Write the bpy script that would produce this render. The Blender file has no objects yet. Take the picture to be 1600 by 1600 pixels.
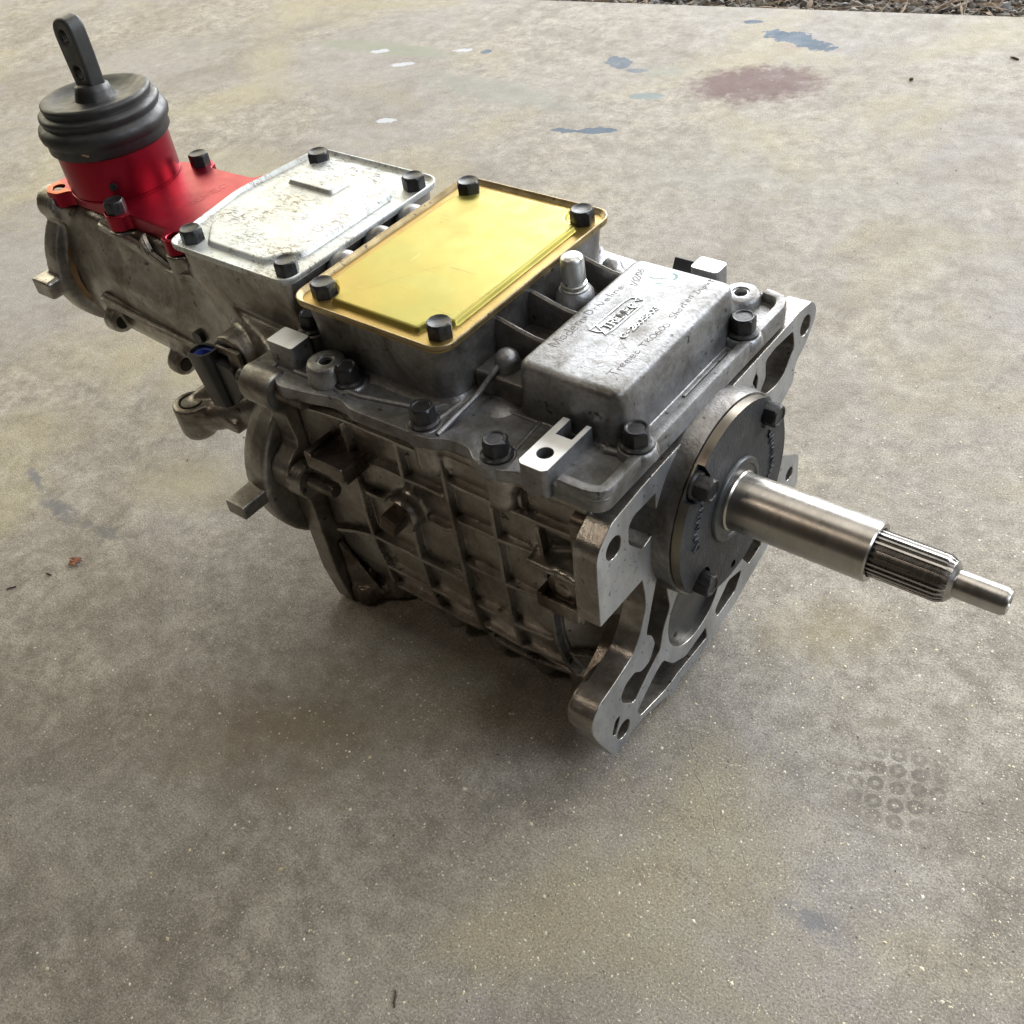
import bpy, bmesh, math, random
import numpy as np
from mathutils import Vector, Matrix, Euler

random.seed(7)
RNG = np.random.default_rng(7)
scene = bpy.context.scene
C = scene.collection
S = 0.001                       # everything on the gearbox is laid out in millimetres
FLOOR = -154.0                  # floor height in the gearbox's own frame
ZUP = 0.154

# ------------------------------------------------------------------ camera, world, lamps, exposure
cam_d = bpy.data.cameras.new('camera')
cam = bpy.data.objects.new('camera', cam_d); C.objects.link(cam)
cam.location = (0.2475154, -0.4303429, 0.4511456 + ZUP)
cam.rotation_euler = Euler((0.820099453, 0.120623886, 0.653958488), 'XYZ')
cam_d.sensor_width = 36.0; cam_d.sensor_fit = 'HORIZONTAL'
cam_d.lens = 1703.60766 / 1600 * 36.0
cam_d.clip_start = 0.02; cam_d.clip_end = 60
scene.camera = cam

world = bpy.data.worlds.new('World'); scene.world = world; world.use_nodes = True
bg = world.node_tree.nodes['Background']
bg.inputs[0].default_value = (1.0, 0.85, 0.63, 1); bg.inputs[1].default_value = 0.038

def area(name, loc, target, sx, sy, power, col):
    d = bpy.data.lights.new(name, 'AREA'); d.shape = 'RECTANGLE'; d.size = sx; d.size_y = sy
    d.energy = power; d.color = col
    o = bpy.data.objects.new(name, d); C.objects.link(o); o.location = loc
    o.rotation_euler = (Vector(target) - Vector(loc)).to_track_quat('-Z', 'Y').to_euler()
    return o
area('open_door_light', (-0.4, 6.6, 3.0), (-0.1, 0.0, 0.0), 11.0, 3.9, 1450, (0.97, 0.985, 1.0))
area('side_opening_light', (-4.2, 1.2, 1.9), (-0.3, 0.0, 0.0), 4.0, 2.6, 105, (1.0, 0.93, 0.70))
area('right_fill', (2.7, 0.5, 1.9), (0.0, -0.1, 0.0), 1.6, 1.6, 60, (0.84, 0.91, 1.0))  # added fill to brighten the right-hand floor, no known window
area('overhead_fill', (0.3, 0.55, 3.0), (0.1, -0.35, 0.0), 2.4, 1.6, 24, (1.0, 0.93, 0.82))  # added broad fill to lift the floor, stands for no real lamp
area('ceiling_lamp', (-0.9, -1.3, 2.3), (-0.1, 0.0, 0.1), 0.4, 0.4, 4.6, (1.0, 0.84, 0.68))

scene.view_settings.view_transform = 'Standard'
scene.view_settings.look = 'None'
scene.view_settings.exposure = 0.15
scene.view_settings.gamma = 1.0
scene.render.engine = 'CYCLES'

# ------------------------------------------------------------------ materials
def newmat(name):
    m = bpy.data.materials.new(name); m.use_nodes = True
    nt = m.node_tree
    return m, nt, nt.nodes['Principled BSDF']
def N(nt, typ, **kw):
    n = nt.nodes.new(typ)
    for k, v in kw.items():
        setattr(n, k, v)
    return n
def coord(nt, scale=(1, 1, 1), loc=(0, 0, 0)):
    t = N(nt, 'ShaderNodeTexCoord'); mp = N(nt, 'ShaderNodeMapping')
    mp.inputs['Scale'].default_value = scale; mp.inputs['Location'].default_value = loc
    nt.links.new(t.outputs['Object'], mp.inputs[0]); return mp.outputs[0]
def noise(nt, vec, scale, detail=4, rough=.55, dist=0.0):
    n = N(nt, 'ShaderNodeTexNoise'); n.inputs['Scale'].default_value = scale
    n.inputs['Detail'].default_value = detail; n.inputs['Roughness'].default_value = rough
    n.inputs['Distortion'].default_value = dist
    nt.links.new(vec, n.inputs['Vector']); return n.outputs['Fac']
def ramp(nt, fac, stops):
    r = N(nt, 'ShaderNodeValToRGB'); e = r.color_ramp.elements
    while len(e) < len(stops): e.new(0.5)
    for i, (p, c) in enumerate(stops):
        e[i].position = p
        e[i].color = (c, c, c, 1) if not hasattr(c, '__len__') else (*c, 1)
    nt.links.new(fac, r.inputs[0]); return r.outputs[0]
def mix(nt, fac, a, b, mode='MIX'):
    n = N(nt, 'ShaderNodeMix', data_type='RGBA', blend_type=mode)
    if isinstance(fac, (int, float)): n.inputs[0].default_value = fac
    else: nt.links.new(fac, n.inputs[0])
    for i, s in ((6, a), (7, b)):
        if hasattr(s, 'links') or isinstance(s, bpy.types.NodeSocket): nt.links.new(s, n.inputs[i])
        else: n.inputs[i].default_value = (*s, 1)
    return n.outputs[2]
def math_(nt, op, a, b=None, clamp=False):
    n = N(nt, 'ShaderNodeMath', operation=op); n.use_clamp = clamp
    for i, s in enumerate((a, b)):
        if s is None: continue
        if isinstance(s, (int, float)): n.inputs[i].default_value = s
        else: nt.links.new(s, n.inputs[i])
    return n.outputs[0]
def bump(nt, bsdf, h, strength, dist):
    b = N(nt, 'ShaderNodeBump'); b.inputs['Strength'].default_value = strength
    b.inputs['Distance'].default_value = dist
    nt.links.new(h, b.inputs['Height']); nt.links.new(b.outputs[0], bsdf.inputs['Normal'])

def cast_metal(name, light, dark, grime, metallic, r0, r1, gr_lo, gr_hi, bstr=.5, bscale=520):
    """sand-cast aluminium: mottled, with an oily brown film in blotches"""
    m, nt, b = newmat(name); v = coord(nt)
    base = mix(nt, ramp(nt, noise(nt, v, 34, 6, .62), [(.32, 0), (.68, 1)]), dark, light)
    base = mix(nt, ramp(nt, noise(nt, v, 300, 3), [(.35, 0), (.75, .5)]), base, tuple(c * .62 for c in dark))
    gf = ramp(nt, noise(nt, v, 21, 9, .68, .6), [(gr_lo, 0), (gr_hi, 1)])
    col = mix(nt, gf, base, grime)
    spots = ramp(nt, noise(nt, v, 150, 2, .5), [(.68, 0), (.74, .75)])
    col = mix(nt, spots, col, (.025, .02, .016))
    nt.links.new(col, b.inputs['Base Color'])
    b.inputs['Metallic'].default_value = metallic
    nt.links.new(ramp(nt, noise(nt, v, 47, 6, .6), [(.3, r0), (.7, r1)]), b.inputs['Roughness'])
    h = math_(nt, 'ADD', noise(nt, v, bscale, 5, .6), math_(nt, 'MULTIPLY', noise(nt, v, 90, 3), .6))
    bump(nt, b, h, bstr, .0007)
    return m
M = {}
M['case'] = cast_metal('cast_case', (.50, .475, .44), (.30, .28, .255), (.13, .107, .083), .90, .24, .38, .44, .74, .3)
M['cover'] = cast_metal('cast_cover', (.37, .375, .39), (.24, .24, .245), (.08, .072, .055), .82, .36, .52, .47, .70, .34)
M['tail'] = cast_metal('cast_tail', (.50, .485, .455), (.32, .305, .28), (.12, .095, .07), .86, .30, .44, .42, .68, .32)
M['block'] = cast_metal('grimy_block', (.33, .325, .32), (.20, .195, .19), (.065, .052, .04), .84, .32, .48, .42, .66, .36)
M['dirty'] = cast_metal('oily_casting', (.36, .33, .29), (.22, .19, .16), (.07, .05, .034), .82, .24, .4, .36, .64, .35)

def machined(name, light, dark, rough, streak=(1, 1, 1), metallic=.92, fleck=.66):
    m, nt, b = newmat(name); v = coord(nt); vs = coord(nt, streak)
    col = mix(nt, ramp(nt, noise(nt, vs, 60, 7, .7), [(.3, 0), (.7, 1)]), dark, light)
    col = mix(nt, ramp(nt, noise(nt, v, 26, 5), [(.5, 0), (.8, .55)]), col, tuple(c * .6 for c in dark))
    col = mix(nt, ramp(nt, noise(nt, v, 240, 3, .6), [(fleck, 0), (fleck + .06, .8)]), col, (.06, .05, .045))
    nt.links.new(col, b.inputs['Base Color']); b.inputs['Metallic'].default_value = metallic
    nt.links.new(ramp(nt, noise(nt, vs, 130, 4), [(.25, rough * .8), (.75, rough * 1.5)]), b.inputs['Roughness'])
    bump(nt, b, noise(nt, vs, 400, 4), .12, .0004)
    return m
M['machined'] = machined('milled_aluminium', (.80, .80, .79), (.56, .56, .55), .30, (1, 1.0, .25))
M['pad'] = machined('milled_pad', (.93, .93, .92), (.80, .80, .79), .42, (1, .2, 1), .55, .74)
M['face_dull'] = machined('milled_face', (.54, .56, .585), (.28, .295, .315), .36, (1, .5, .16), .85, .62)

def shaft_steel(name, base, rough, tint):
    m, nt, b = newmat(name); v = coord(nt, (3, .25, .25)); v1 = coord(nt)
    col = mix(nt, ramp(nt, noise(nt, v, 38, 4), [(.3, 0), (.7, 1)]), base, tuple(c * .82 for c in base))
    col = mix(nt, ramp(nt, noise(nt, v1, 45, 5, .6), [(.52, 0), (.78, .5)]), col, tint)
    nt.links.new(col, b.inputs['Base Color']); b.inputs['Metallic'].default_value = 1
    nt.links.new(ramp(nt, noise(nt, v, 120, 4), [(.3, rough * .9), (.7, rough * 1.2)]), b.inputs['Roughness'])
    return m
M['steel'] = shaft_steel('ground_steel', (.47, .45, .42), .29, (.34, .28, .21))
M['spline'] = shaft_steel('spline_steel', (.40, .385, .37), .27, (.22, .18, .14))
M['rim'] = shaft_steel('turned_rim', (.30, .27, .23), .33, (.34, .28, .12))

def gold(name='yellow_zinc', warm=.45):
    m, nt, b = newmat(name); v = coord(nt)
    n1 = noise(nt, v, 13, 5, .6, .8)
    col = ramp(nt, n1, [(.30, (.37, .275, .075)), (.42, (.355, .29, .072)), (.50, (.34, .295, .072)), (.58, (.32, .293, .076)), (.66, (.345, .29, .074)), (.78, (.375, .27, .085))])
    col = mix(nt, ramp(nt, noise(nt, v, 6, 3), [(.45, max(0, warm - .45)), (.75, warm * .8)]), col, (.42, .25, .095))
    vs = coord(nt, (1, 26, 26)); vs2 = coord(nt, (22, 1.2, 1))
    scr = ramp(nt, noise(nt, vs, 28, 2, .4), [(.70, 0), (.735, .55)])
    col = mix(nt, scr, col, (.22, .15, .04))
    scr2 = ramp(nt, noise(nt, vs2, 34, 2, .4), [(.72, 0), (.75, .4)])
    col = mix(nt, scr2, col, (.58, .52, .30))
    col = mix(nt, ramp(nt, noise(nt, v, 130, 3, .6), [(.70, 0), (.76, .6)]), col, (.10, .07, .03))
    nt.links.new(col, b.inputs['Base Color']); b.inputs['Metallic'].default_value = .9
    nt.links.new(ramp(nt, noise(nt, v, 70, 5), [(.3, .36), (.7, .48)]), b.inputs['Roughness'])
    bump(nt, b, noise(nt, v, 9, 2, .5, .2), .35, .004)
    return m
M['gold'] = gold()
M['gold_base'] = gold('orange_zinc', 1.0)
M['gold_rim'] = machined('worn_gold_edge', (.42, .34, .20), (.24, .18, .09), .36, (1, 1, 1), .9, .62)

def zinc():
    m, nt, b = newmat('dirty_zinc_plate'); v = coord(nt)
    col = mix(nt, ramp(nt, noise(nt, v, 24, 5), [(.35, 0), (.7, 1)]), (.52, .55, .555), (.61, .64, .655))
    film = ramp(nt, noise(nt, v, 17, 7, .7, .5), [(.46, 0), (.72, .62)])
    col = mix(nt, film, col, (.44, .41, .31))
    n = noise(nt, coord(nt, (1, 2.3, 1)), 190, 5, .75, .7)
    area_ = ramp(nt, noise(nt, v, 26, 4, .6), [(.40, 0), (.62, 1)])
    fl = math_(nt, 'MULTIPLY', ramp(nt, n, [(.50, 0), (.58, .9)]), area_)
    col = mix(nt, fl, col, (.15, .115, .065))
    col = mix(nt, ramp(nt, noise(nt, v, 320, 2), [(.68, 0), (.73, .8)]), col, (.09, .07, .045))
    nt.links.new(col, b.inputs['Base Color']); b.inputs['Metallic'].default_value = .72
    nt.links.new(ramp(nt, noise(nt, v, 90, 5), [(.3, .44), (.7, .62)]), b.inputs['Roughness'])
    bump(nt, b, noise(nt, v, 160, 5), .18, .0006)
    return m
M['zinc'] = zinc()

def plain(name, col, rough, metallic=0, bs=0, bscale=300, var=.25, spec=None, vscale=60):
    m, nt, b = newmat(name); v = coord(nt)
    c = mix(nt, ramp(nt, noise(nt, v, vscale, 5, .6), [(.3, 0), (.7, 1)]), tuple(x * (1 - var) for x in col), tuple(min(1, x * (1 + var)) for x in col))
    nt.links.new(c, b.inputs['Base Color'])
    nt.links.new(ramp(nt, noise(nt, v, vscale * 1.7, 4), [(.3, rough * .8), (.7, min(1, rough * 1.2))]), b.inputs['Roughness'])
    b.inputs['Metallic'].default_value = metallic
    if spec is not None: b.inputs['Specular IOR Level'].default_value = spec
    if bs: bump(nt, b, noise(nt, v, bscale, 4), bs, .0006)
    return m
def red_anodised():
    m, nt, b = newmat('red_anodised'); v = coord(nt)
    col = mix(nt, ramp(nt, noise(nt, v, 30, 4), [(.3, 0), (.7, 1)]), (.235, .006, .021), (.295, .010, .027))
    # chromate fade towards orange at the weathered rear ear (its own stain shape)
    wear = ramp(nt, noise(nt, v, 90, 6, .7), [(.70, 0), (.76, .7)])
    col = mix(nt, wear, col, (.17, .02, .02))
    nt.links.new(col, b.inputs['Base Color']); b.inputs['Metallic'].default_value = .82
    nt.links.new(ramp(nt, noise(nt, v, 80, 4), [(.3, .28), (.7, .38)]), b.inputs['Roughness'])
    bump(nt, b, noise(nt, v, 800, 2), .08, .0003)
    return m
M['red'] = red_anodised()
M['red_faded'] = plain('faded_red_ear', (.50, .12, .045), .42, .7, .1)
M['rubber'] = plain('black_rubber', (.016, .016, .017), .50, 0, .22, 240, .4)
M['stick'] = plain('phosphate_steel', (.045, .047, .047), .46, .35, .2, 900, .25)
M['bolt'] = plain('black_oxide_bolt', (.022, .022, .024), .40, .35, .25, 500, .45, None, 160)
M['iron'] = plain('black_cast_iron', (.020, .022, .026), .55, .1, 1.0, 520, .35)
M['plastic'] = plain('black_plastic', (.006, .006, .007), .36, 0, .05, 300, .2)
M['blue'] = plain('blue_seal', (.035, .06, .27), .35, 0)
M['plate_grey'] = plain('dark_steel_plate', (.075, .08, .083), .42, .75, .1, 300, .15)
M['bronze'] = plain('bronze_bush', (.20, .13, .075), .4, .8)
M['hole'] = plain('dark_bore', (.03, .025, .02), .5, .5)
M['ink'] = plain('brown_pen_ink', (.060, .042, .036), .6)
M['green'] = plain('green_paint_mark', (.10, .25, .23), .5)
M['vent'] = machined('zinc_breather', (.70, .71, .70), (.5, .51, .5), .3, (1, 1, .3), .9, .70)
M['tape'] = plain('torn_tape', (.42, .30, .19), .7)

# ------------------------------------------------------------------ mesh helpers
def finish(me, smooth=True, angle=38):
    bm = bmesh.new(); bm.from_mesh(me)
    bmesh.ops.remove_doubles(bm, verts=bm.verts, dist=1e-6)
    bmesh.ops.recalc_face_normals(bm, faces=bm.faces)
    bm.to_mesh(me); bm.free()
    if smooth:
        me.shade_smooth()
        me.set_sharp_from_angle(angle=math.radians(angle))
def link(name, me, mat, parent=None, loc=None, rot=None):
    o = bpy.data.objects.new(name, me); C.objects.link(o)
    if mat is not None and len(me.materials) == 0: me.materials.append(mat)
    if parent is not None: o.parent = parent
    if loc is not None: o.location = Vector(loc) * S
    if rot is not None: o.rotation_euler = rot
    return o
class MB:
    def __init__(s): s.v = []; s.f = []
    def add(s, V, F):
        k = len(s.v); s.v += [tuple(map(float, p)) for p in V]; s.f += [tuple(i + k for i in f) for f in F]; return s
    def box(s, x0, x1, y0, y1, z0, z1, mat=None):
        V = [(x, y, z) for x in (x0, x1) for y in (y0, y1) for z in (z0, z1)]
        if mat is not None: V = [mat @ Vector(p) for p in V]
        return s.add(V, [(0, 1, 3, 2), (4, 6, 7, 5), (0, 4, 5, 1), (2, 3, 7, 6), (0, 2, 6, 4), (1, 5, 7, 3)])
    def loft(s, secs, cap=True):
        n = len(secs[0]); V = [p for q in secs for p in q]; F = []
        for i in range(len(secs) - 1):
            for j in range(n):
                a = i * n + j; b = i * n + (j + 1) % n
                F.append((a, b, b + n, a + n))
        if cap:
            F.append(tuple(range(n))[::-1]); F.append(tuple(range((len(secs) - 1) * n, len(secs) * n)))
        return s.add(V, F)
    def lathe(s, prof, axis='z', c=(0, 0, 0), n=32, cap=True, mat=None):
        secs = []
        for t, r in prof:
            ring = []
            for k in range(n):
                a = 2 * math.pi * k / n; p, q = r * math.cos(a), r * math.sin(a)
                P = {'z': (p, q, t), 'x': (t, p, q), 'y': (q, t, p)}[axis]
                P = (P[0] + c[0], P[1] + c[1], P[2] + c[2])
                if mat is not None: P = mat @ Vector(P)
                ring.append(P)
            secs.append(ring)
        return s.loft(secs, cap)
    def ball(s, c, r, n=14):
        prof = [(-r * math.cos(math.pi * i / n), max(.01, r * math.sin(math.pi * i / n))) for i in range(n + 1)]
        return s.lathe(prof, 'z', c, 2 * n)
    def tube(s, pts, rad, n=10):
        pts = [Vector(p) for p in pts]; secs = []
        up = Vector((0, 0, 1))
        for i, p in enumerate(pts):
            t = (pts[min(i + 1, len(pts) - 1)] - pts[max(i - 1, 0)]).normalized()
            a = t.cross(up)
            if a.length < 1e-3: a = t.cross(Vector((1, 0, 0)))
            a.normalize(); b = a.cross(t)
            r = rad[i] if hasattr(rad, '__len__') else rad
            secs.append([p + a * r * math.cos(2 * math.pi * k / n) + b * r * math.sin(2 * math.pi * k / n) for k in range(n)])
        return s.loft(secs)
    def mesh(s, name, smooth=True, angle=38):
        me = bpy.data.meshes.new(name)
        me.from_pydata([(x * S, y * S, z * S) for x, y, z in s.v], [], s.f)
        finish(me, smooth, angle); return me
    def obj(s, name, mat, parent, smooth=True, angle=38, bev=0, seg=2, wn=False):
        o = link(name, s.mesh(name, smooth, angle), mat, parent)
        if bev: bevel(o, bev, seg)
        if wn:
            w = o.modifiers.new('normals', 'WEIGHTED_NORMAL'); w.keep_sharp = True; w.weight = 90
        return o
    def cast(s, name, mat, parent, voxel=1.7, it=5):
        """fuse all pieces into one skin and round it like a sand casting"""
        o = link(name, s.mesh(name, False), mat, parent)
        md = o.modifiers.new('fuse', 'REMESH'); md.mode = 'VOXEL'; md.voxel_size = voxel * S; md.use_smooth_shade = True
        sm = o.modifiers.new('round', 'SMOOTH'); sm.factor = .5; sm.iterations = it
        return o
def bevel(o, w, seg=2, angle=35):
    b = o.modifiers.new('bevel', 'BEVEL'); b.width = w * S; b.segments = seg; b.limit_method = 'ANGLE'
    b.angle_limit = math.radians(angle); b.harden_normals = True
    return o
def circ(c, r, n=28, a0=0, a1=2 * math.pi):
    full = abs(a1 - a0 - 2 * math.pi) < 1e-6
    m = n if full else n - 1
    return [(c[0] + r * math.cos(a0 + (a1 - a0) * k / m), c[1] + r * math.sin(a0 + (a1 - a0) * k / m)) for k in range(n)]
def rrect(a0, a1, b0, b1, r, n=7):
    P = []
    for cx, cy, s in ((a1 - r, b1 - r, 0), (a0 + r, b1 - r, 1), (a0 + r, b0 + r, 2), (a1 - r, b0 + r, 3)):
        P += [(cx + r * math.cos(math.pi / 2 * (s + k / (n - 1))), cy + r * math.sin(math.pi / 2 * (s + k / (n - 1)))) for k in range(n)]
    return P
def roundpoly(P, r, n=5):
    """round the corners of a polygon (r may be a list)"""
    out = []; m = len(P)
    for i in range(m):
        p = Vector(P[i]); a = Vector(P[i - 1]) - p; b = Vector(P[(i + 1) % m]) - p
        rr = r[i] if hasattr(r, '__len__') else r
        d = min(rr, a.length * .45, b.length * .45)
        A = p + a.normalized() * d; B = p + b.normalized() * d
        for k in range(n):
            t = k / (n - 1)
            q = A * (1 - t) ** 2 + p * 2 * t * (1 - t) + B * t * t
            out.append((q.x, q.y))
    return out
def extr(outer, holes, axis, lo, hi, bev=0, res=2):
    """flat plate with holes, as vertex and face lists in millimetres"""
    cu = bpy.data.curves.new('t', 'CURVE'); cu.dimensions = '2D'; cu.fill_mode = 'BOTH'
    cu.extrude = (hi - lo) / 2 - bev; cu.bevel_depth = bev; cu.bevel_resolution = res; cu.offset = -bev
    for P in [outer] + list(holes):
        sp = cu.splines.new('POLY'); sp.points.add(len(P) - 1); sp.use_cyclic_u = True
        for i, (a, b) in enumerate(P): sp.points[i].co = (a, b, 0, 1)
    o = bpy.data.objects.new('t', cu); C.objects.link(o)
    dg = bpy.context.evaluated_depsgraph_get()
    me = bpy.data.meshes.new_from_object(o.evaluated_get(dg))
    V = []
    for v in me.vertices:
        a, b, d = v.co; d += (hi + lo) / 2
        V.append({'z': (a, b, d), 'x': (d, a, b), 'y': (a, d, b)}[axis])
    F = [tuple(p.vertices) for p in me.polygons]
    bpy.data.objects.remove(o); bpy.data.curves.remove(cu); bpy.data.meshes.remove(me)
    return V, F
def plate(name, outer, holes, axis, lo, hi, mat, parent, bev=0, extra=None, angle=38):
    mb = MB(); mb.add(*extr(outer, holes, axis, lo, hi, bev))
    if extra: extra(mb)
    return mb.obj(name, mat, parent, True, angle, wn=True)
def face_material(o, mat, test):
    me = o.data; me.materials.append(mat); k = len(me.materials) - 1
    for p in me.polygons:
        if test(p.normal, p.center / S): p.material_index = k
def smooth_path(P, step=4):
    P = [Vector(p) for p in P]; out = []
    for i in range(len(P) - 1):
        p0, p1, p2, p3 = P[max(i - 1, 0)], P[i], P[i + 1], P[min(i + 2, len(P) - 1)]
        n = max(2, int((p2 - p1).length / step))
        for k in range(n):
            t = k / n
            m1 = (p2 - p0) * .28; m2 = (p3 - p1) * .28
            h = 2 * t ** 3 - 3 * t * t + 1
            out.append(p1 * h + m1 * (t ** 3 - 2 * t * t + t) + p2 * (1 - h) + m2 * (t ** 3 - t * t))
    out.append(P[-1]); return out
def ridge(path3, normal, w, h):
    """a cast rib: a rounded ridge with flared feet running along a 3-D path on a surface"""
    P = smooth_path(path3); nv = Vector(normal).normalized(); secs = []
    prof = [(-1, -2.5), (-.8, -.03), (-.58, .12), (-.47, .70), (-.34, .95), (0, 1), (.34, .95), (.47, .70), (.58, .12), (.8, -.03), (1, -2.5)]
    m = len(P)
    for i, p in enumerate(P):
        t = (P[min(i + 1, m - 1)] - P[max(i - 1, 0)]).normalized(); l = nv.cross(t).normalized()
        e = min(1, (min(i, m - 1 - i) + .0) / 1.5)
        wob = 1 + .03 * math.sin(p.x * .21 + p.z * .17)
        secs.append([p + l * (s * w * (.6 + .4 * e)) + nv * ((a * h * wob * e if a > 0 else a) - (1 - e) * 2.5) for s, a in prof])
    return MB().loft(secs)

# ------------------------------------------------------------------ the setting: slab, ground, grit
ED = Vector((-198 + 789, 1196 - 1071)).normalized()          # direction of the slab's far edge
EO = Vector((-789, 1071))
EN = Vector((-ED.y, ED.x))
def concrete():
    m, nt, b = newmat('worn_concrete'); v = coord(nt)
    big = noise(nt, v, 2.4, 4, .6, .4); mid = noise(nt, v, 34, 6, .75, .3); fine = noise(nt, v, 700, 3, .8)
    blot = noise(nt, v, 7, 6, .66, .9)
    multi = noise(nt, v, 46, 9, .84, .15)
    col = ramp(nt, multi, [(.32, (.12, .103, .082)), (.44, (.225, .201, .166)), (.52, (.305, .278, .232)), (.60, (.385, .355, .301)), (.72, (.50, .465, .40))])
    col = mix(nt, ramp(nt, big, [(.44, 0), (.60, .62)]), col, (.275, .258, .252))
    col = mix(nt, ramp(nt, blot, [(.47, 0), (.66, .62)]), col, (.175, .150, .120))
    col = mix(nt, ramp(nt, noise(nt, v, 3.6, 4, .6, .6), [(.50, 0), (.66, .6)]), col, (.345, .305, .18))
    col = mix(nt, ramp(nt, fine, [(.36, .75), (.50, 0)]), col, (.12, .105, .085))
    col = mix(nt, ramp(nt, fine, [(.55, 0), (.68, .6)]), col, (.56, .53, .47))
    vein = ramp(nt, math_(nt, 'ABSOLUTE', math_(nt, 'SUBTRACT', noise(nt, v, 19, 6, .7, 1.2), .5)), [(0, .6), (.012, 0)])
    vein = math_(nt, 'MULTIPLY', vein, ramp(nt, blot, [(.42, 0), (.56, 1)]))
    col = mix(nt, vein, col, (.12, .10, .082))
    vp = N(nt, 'ShaderNodeTexVoronoi', feature='F1'); vp.inputs['Scale'].default_value = 210; nt.links.new(v, vp.inputs['Vector'])
    pit = math_(nt, 'MULTIPLY', ramp(nt, vp.outputs['Distance'], [(.10, .85), (.2, 0)]), ramp(nt, vp.outputs['Color'], [(.78, 0), (.82, .7)]))
    col = mix(nt, pit, col, (.085, .072, .058))
    # hair cracks
    wv = N(nt, 'ShaderNodeVectorMath', operation='ADD')
    nz = N(nt, 'ShaderNodeTexNoise'); nz.inputs['Scale'].default_value = 14; nz.inputs['Detail'].default_value = 5
    nt.links.new(v, nz.inputs['Vector'])
    sc = N(nt, 'ShaderNodeVectorMath', operation='SCALE'); sc.inputs['Scale'].default_value = .06
    nt.links.new(nz.outputs['Color'], sc.inputs[0]); nt.links.new(v, wv.inputs[0]); nt.links.new(sc.outputs[0], wv.inputs[1])
    vo = N(nt, 'ShaderNodeTexVoronoi', feature='DISTANCE_TO_EDGE'); vo.inputs['Scale'].default_value = 8.5
    nt.links.new(wv.outputs[0], vo.inputs['Vector'])
    crack = math_(nt, 'MULTIPLY', ramp(nt, vo.outputs['Distance'], [(.0, 1), (.005, 0)]), ramp(nt, blot, [(.50, 0), (.62, .42)]))
    col = mix(nt, crack, col, (.10, .088, .075))
    # paint spots and scuffs left on the slab, each at its own place
    wn = N(nt, 'ShaderNodeTexNoise'); wn.inputs['Scale'].default_value = 62; wn.inputs['Detail'].default_value = 6; wn.inputs['Roughness'].default_value = .65
    nt.links.new(v, wn.inputs['Vector'])
    PN = {k: noise(nt, v, k, 6, .7) for k in (16, 75, 190)}
    def stain(col, cx, cy, rx, ry, ang, rgb, opac, soft, warp, patch=0.0, pscale=60):
        d = N(nt, 'ShaderNodeVectorMath', operation='SUBTRACT'); nt.links.new(wn.outputs['Color'], d.inputs[0]); d.inputs[1].default_value = (.5, .5, .5)
        s2 = N(nt, 'ShaderNodeVectorMath', operation='SCALE'); s2.inputs['Scale'].default_value = warp * S; nt.links.new(d.outputs[0], s2.inputs[0])
        a = N(nt, 'ShaderNodeVectorMath', operation='ADD'); nt.links.new(v, a.inputs[0]); nt.links.new(s2.outputs[0], a.inputs[1])
        mp = N(nt, 'ShaderNodeMapping', vector_type='TEXTURE')
        mp.inputs['Location'].default_value = (cx * S, cy * S, 0); mp.inputs['Rotation'].default_value = (0, 0, ang)
        mp.inputs['Scale'].default_value = (rx * S, ry * S, 1000)
        nt.links.new(a.outputs[0], mp.inputs[0])
        ln = N(nt, 'ShaderNodeVectorMath', operation='LENGTH'); nt.links.new(mp.outputs[0], ln.inputs[0])
        f = ramp(nt, math_(nt, 'MULTIPLY', ln.outputs['Value'], .5), [(.5 - soft * .5, opac), (.5, 0)])
        if patch: f = math_(nt, 'MULTIPLY', f, ramp(nt, PN[min(PN, key=lambda k: abs(k - pscale))], [(patch - .04, 0), (patch + .05, 1)]))
        return mix(nt, f, col, rgb)
    A12 = math.atan2(ED.y, ED.x)
    BL = (.055, .090, .135)
    col = stain(col, -432, 868, 104, 72, .5, (.115, .066, .058), 1, .40, 110, .36, 70)
    col = stain(col, -440, 1000, 30, 18, .2, (.26, .19, .17), .7, .5, 50, .45)
    col = stain(col, -462, 1028, 42, 19, -.1, BL, 1, .05, 45, .36, 90)
    col = stain(col, -412, 1012, 30, 17, .1, BL, 1, .05, 40, .40, 90)
    col = stain(col, -540, 1062, 16, 8, .4, BL, .95, .1, 18)
    col = stain(col, -646, 866, 27, 17, -.5, BL, .85, .1, 26, .36, 90)
    col = stain(col, -605, 850, 18, 8, .2, BL, .7, .2, 20)
    col = stain(col, -546, 782, 26, 12, .3, (.16, .20, .205), .85, .1, 18)
    col = stain(col, -548, 668, 29, 9, .45, BL, .95, .06, 20)
    col = stain(col, -590, 652, 20, 6, .3, BL, .9, .1, 16)
    col = stain(col, -565, 860, 40, 22, .3, (.20, .215, .18), .6, .5, 50)
    col = stain(col, -1030, 788, 150, 26, .12, (.215, .225, .17), .75, .28, 30, .34, 20)
    col = stain(col, -760, 722, 185, 42, -.05, (.22, .228, .20), .6, .5, 90, .38, 14)
    W = (.44, .455, .50)
    for cx, cy, a, b_ in ((-1030, 775, 15, 8), (-957, 748, 20, 7), (-899, 826, 18, 6), (-842, 582, 17, 7)):
        col = stain(col, cx, cy, a, b_, .5, W, .9, .2, 24)
    col = stain(col, -862, 832, 8, 9, 0, BL, .9, .1, 8)
    col = stain(col, -620, -146, 30, 7, -.25, (.135, .135, .145), .8, .6, 30, .42, 60)
    col = stain(col, -566, -157, 36, 11, -.1, (.125, .125, .135), .8, .6, 36, .42, 60)
    col = stain(col, -498, -154, 40, 10, .1, (.13, .125, .125), .75, .6, 34, .44, 60)
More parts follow.
